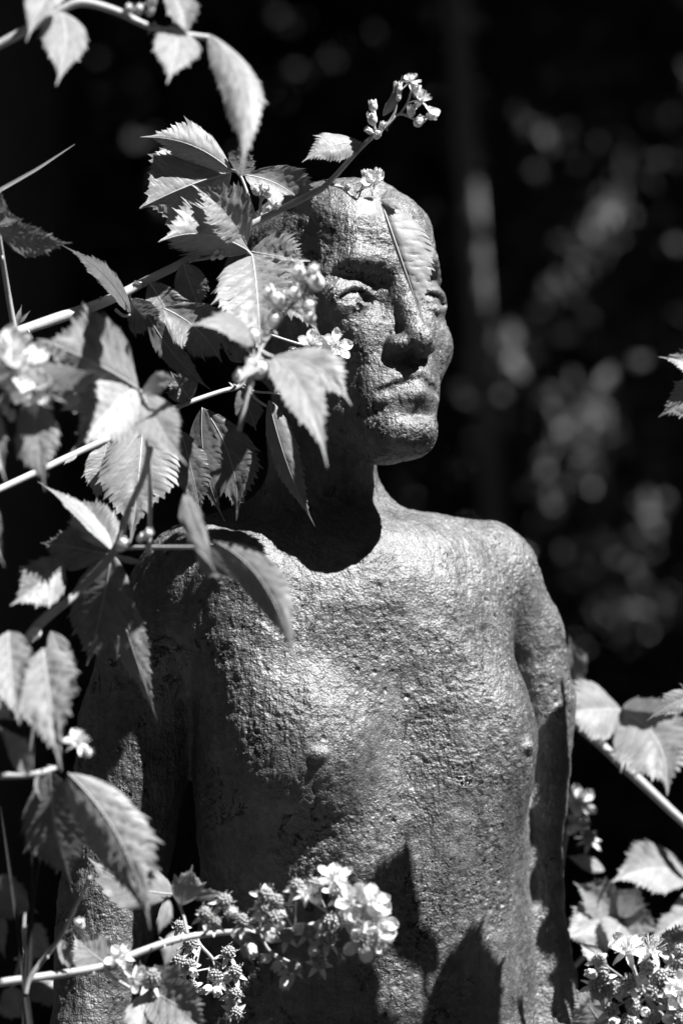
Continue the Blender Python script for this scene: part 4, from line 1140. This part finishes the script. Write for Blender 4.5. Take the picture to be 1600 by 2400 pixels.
def shrub(label, x, y, rx, ry, h, n, seed, z0=0.1, leaf=0.05, name='shrub', extra=()):
    rnd = random.Random(seed); rng = np.random.default_rng(seed)
    root = empty(name, (x, y, 0), label, 'shrub', 'shrubs in the shade behind the statue')
    V, F = [], []
    tips = []
    for i in range(9):
        t = rnd.uniform(0, 6.28); q = rnd.uniform(0.3, 0.85)
        e = (x + math.cos(t) * q * rx, y + math.sin(t) * q * ry, h * rnd.uniform(0.6, 0.95))
        tips += limb(V, F, (x + math.cos(t) * 0.1, y + math.sin(t) * 0.1, -0.05), e, 0.02, 0.005, rnd, 0.1)
    link('stems', mesh('stems', V, F, [M_BARK]), root).name = 'stem'
    d = rng.normal(size=(n, 3)); d /= np.linalg.norm(d, axis=1)[:, None]
    Cn = np.array([x, y, z0 + (h - z0) / 2]) + d * (rng.random(n) ** 0.45)[:, None] * np.array([rx, ry, (h - z0) / 2])
    Cn = Cn[open_gaps(Cn, r0=0.03)]
    for i in extra:                      # leaves standing in a gap of sun
        T, r = FT[i], FR[i]
        m = 16
        Cn = np.concatenate([Cn, T + rng.normal(size=(m, 3)) * r * np.array([.55, .5, .55])])
    Vl, Fl = leaf_cloud(Cn, leaf, rng)
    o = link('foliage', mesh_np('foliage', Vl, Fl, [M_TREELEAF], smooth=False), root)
    o['kind'] = 'stuff'
    return root
tree('slim pale barked tree with sun patches on its stem right of the head', .537, 7.5, 7.6, .042, 3.4, 2.2, 13000, 31, M_BIRCH, lean=(-.45, 0), name='birch_tree', wob=.012)
TREES = [(-2.1, 6.6, 8.0, .16), (-.5, 9.0, 9.0, .14), (1.9, 9.4, 8.5, .13), (3.7, 7.7, 8.0, .16), (.8, 11.0, 9.5, .18), (-2.2, 10.5, 9.0, .17), (3.2, 10.8, 9.0, .17), (5.2, 8.8, 8.5, .16), (-4.4, 8.4, 8.5, .17), (1.9, 5.9, 7.8, .13), (-.9, 6.4, 7.8, .12), (3.6, 5.3, 7.6, .13), (-1.3, 12.0, 9.2, .16), (2.0, 12.4, 9.2, .16)]
WHERE = ['dark trunked tree nearest on the left side of the wood', 'dark tree standing straight behind the statue\'s head', 'dark tree to the right of the pale stem', 'broad dark tree near the right end of the wood',
         'tall dark tree deep in the wood behind the pale stem', 'tall dark tree deep in the wood on the left', 'tall dark tree deep in the wood on the right', 'dark tree at the far right of the wood', 'dark tree at the far left of the wood', 'leaning dark tree whose crown overhangs the right side',
         'slender dark tree just outside the left of the view', 'dark tree whose low crown closes the right side', 'hindmost dark tree on the left', 'hindmost dark tree on the right']
for i, (x, y, h, r) in enumerate(TREES):
    tree(WHERE[i], x, y, h, r, 3.3, 2.8, 17000, 40 + i, M_BARK, lean=(random.uniform(-.3, .3), random.uniform(-.2, .2)))
def near(lo, hi, x0, x1):
    return [i for i, (x, y, d, r) in enumerate(FLECKS) if lo <= d < hi and x0 <= x < x1]
shrub('dark leafy shrub filling the shade behind the left shoulder', -1.0, 9.0, 1.3, 1.0, 3.4, 9000, 61)
shrub('dark leafy shrub with sun flecks right of the head', .55, 8.7, .85, .8, 3.4, 7000, 62, extra=near(8.1, 10, 950, 1260))
shrub('dark leafy shrub speckled with sun in the upper right', 1.3, 8.9, .8, .8, 3.5, 7000, 63, extra=near(8.1, 10, 1260, 1700))
shrub('low dark shrub speckled with sun right of the arm', .95, 7.8, .6, .6, 2.0, 4000, 64, extra=near(7.55, 8.1, 1200, 1700))
shrub('dark shrub in the deep shade low on the left', -.7, 7.2, .8, .7, 1.7, 4000, 65)
shrub('dark shrub in the deep shade at the far right', 2.4, 9.5, 1.0, .9, 3.4, 6000, 66)
shrub('dark shrub in the deep shade at the far left', -2.6, 8.6, 1.0, .9, 3.2, 6000, 67)
rng = np.random.default_rng(77)
n = 60000
Cn = np.stack([rng.uniform(-7, 7, n), rng.uniform(11.5, 14.0, n), rng.random(n) * 6.0], 1)
V, F = leaf_cloud(Cn[open_gaps(Cn)], .12, rng)
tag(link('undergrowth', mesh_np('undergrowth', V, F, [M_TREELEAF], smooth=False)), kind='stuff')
# the wood that closes the clearing on the other sides (dark leaf mass, far-off, uncountable)
rng = np.random.default_rng(91)
n = 30000
th = rng.uniform(math.radians(150), math.radians(390), n)
rr = rng.uniform(8.5, 12.0, n)
zz = rng.random(n) ** 0.9 * 11.0
Cn = np.stack([rr * np.cos(th), -1.0 + rr * np.sin(th), zz], 1)
q = Cn - np.array([0, 0, 1.3])
al = q @ SUNV
pd = np.linalg.norm(q - np.outer(al, SUNV), axis=1)
Cn = Cn[pd > 2.6]                       # the opening the sun shines through
V, F = leaf_cloud(Cn, .34, rng)
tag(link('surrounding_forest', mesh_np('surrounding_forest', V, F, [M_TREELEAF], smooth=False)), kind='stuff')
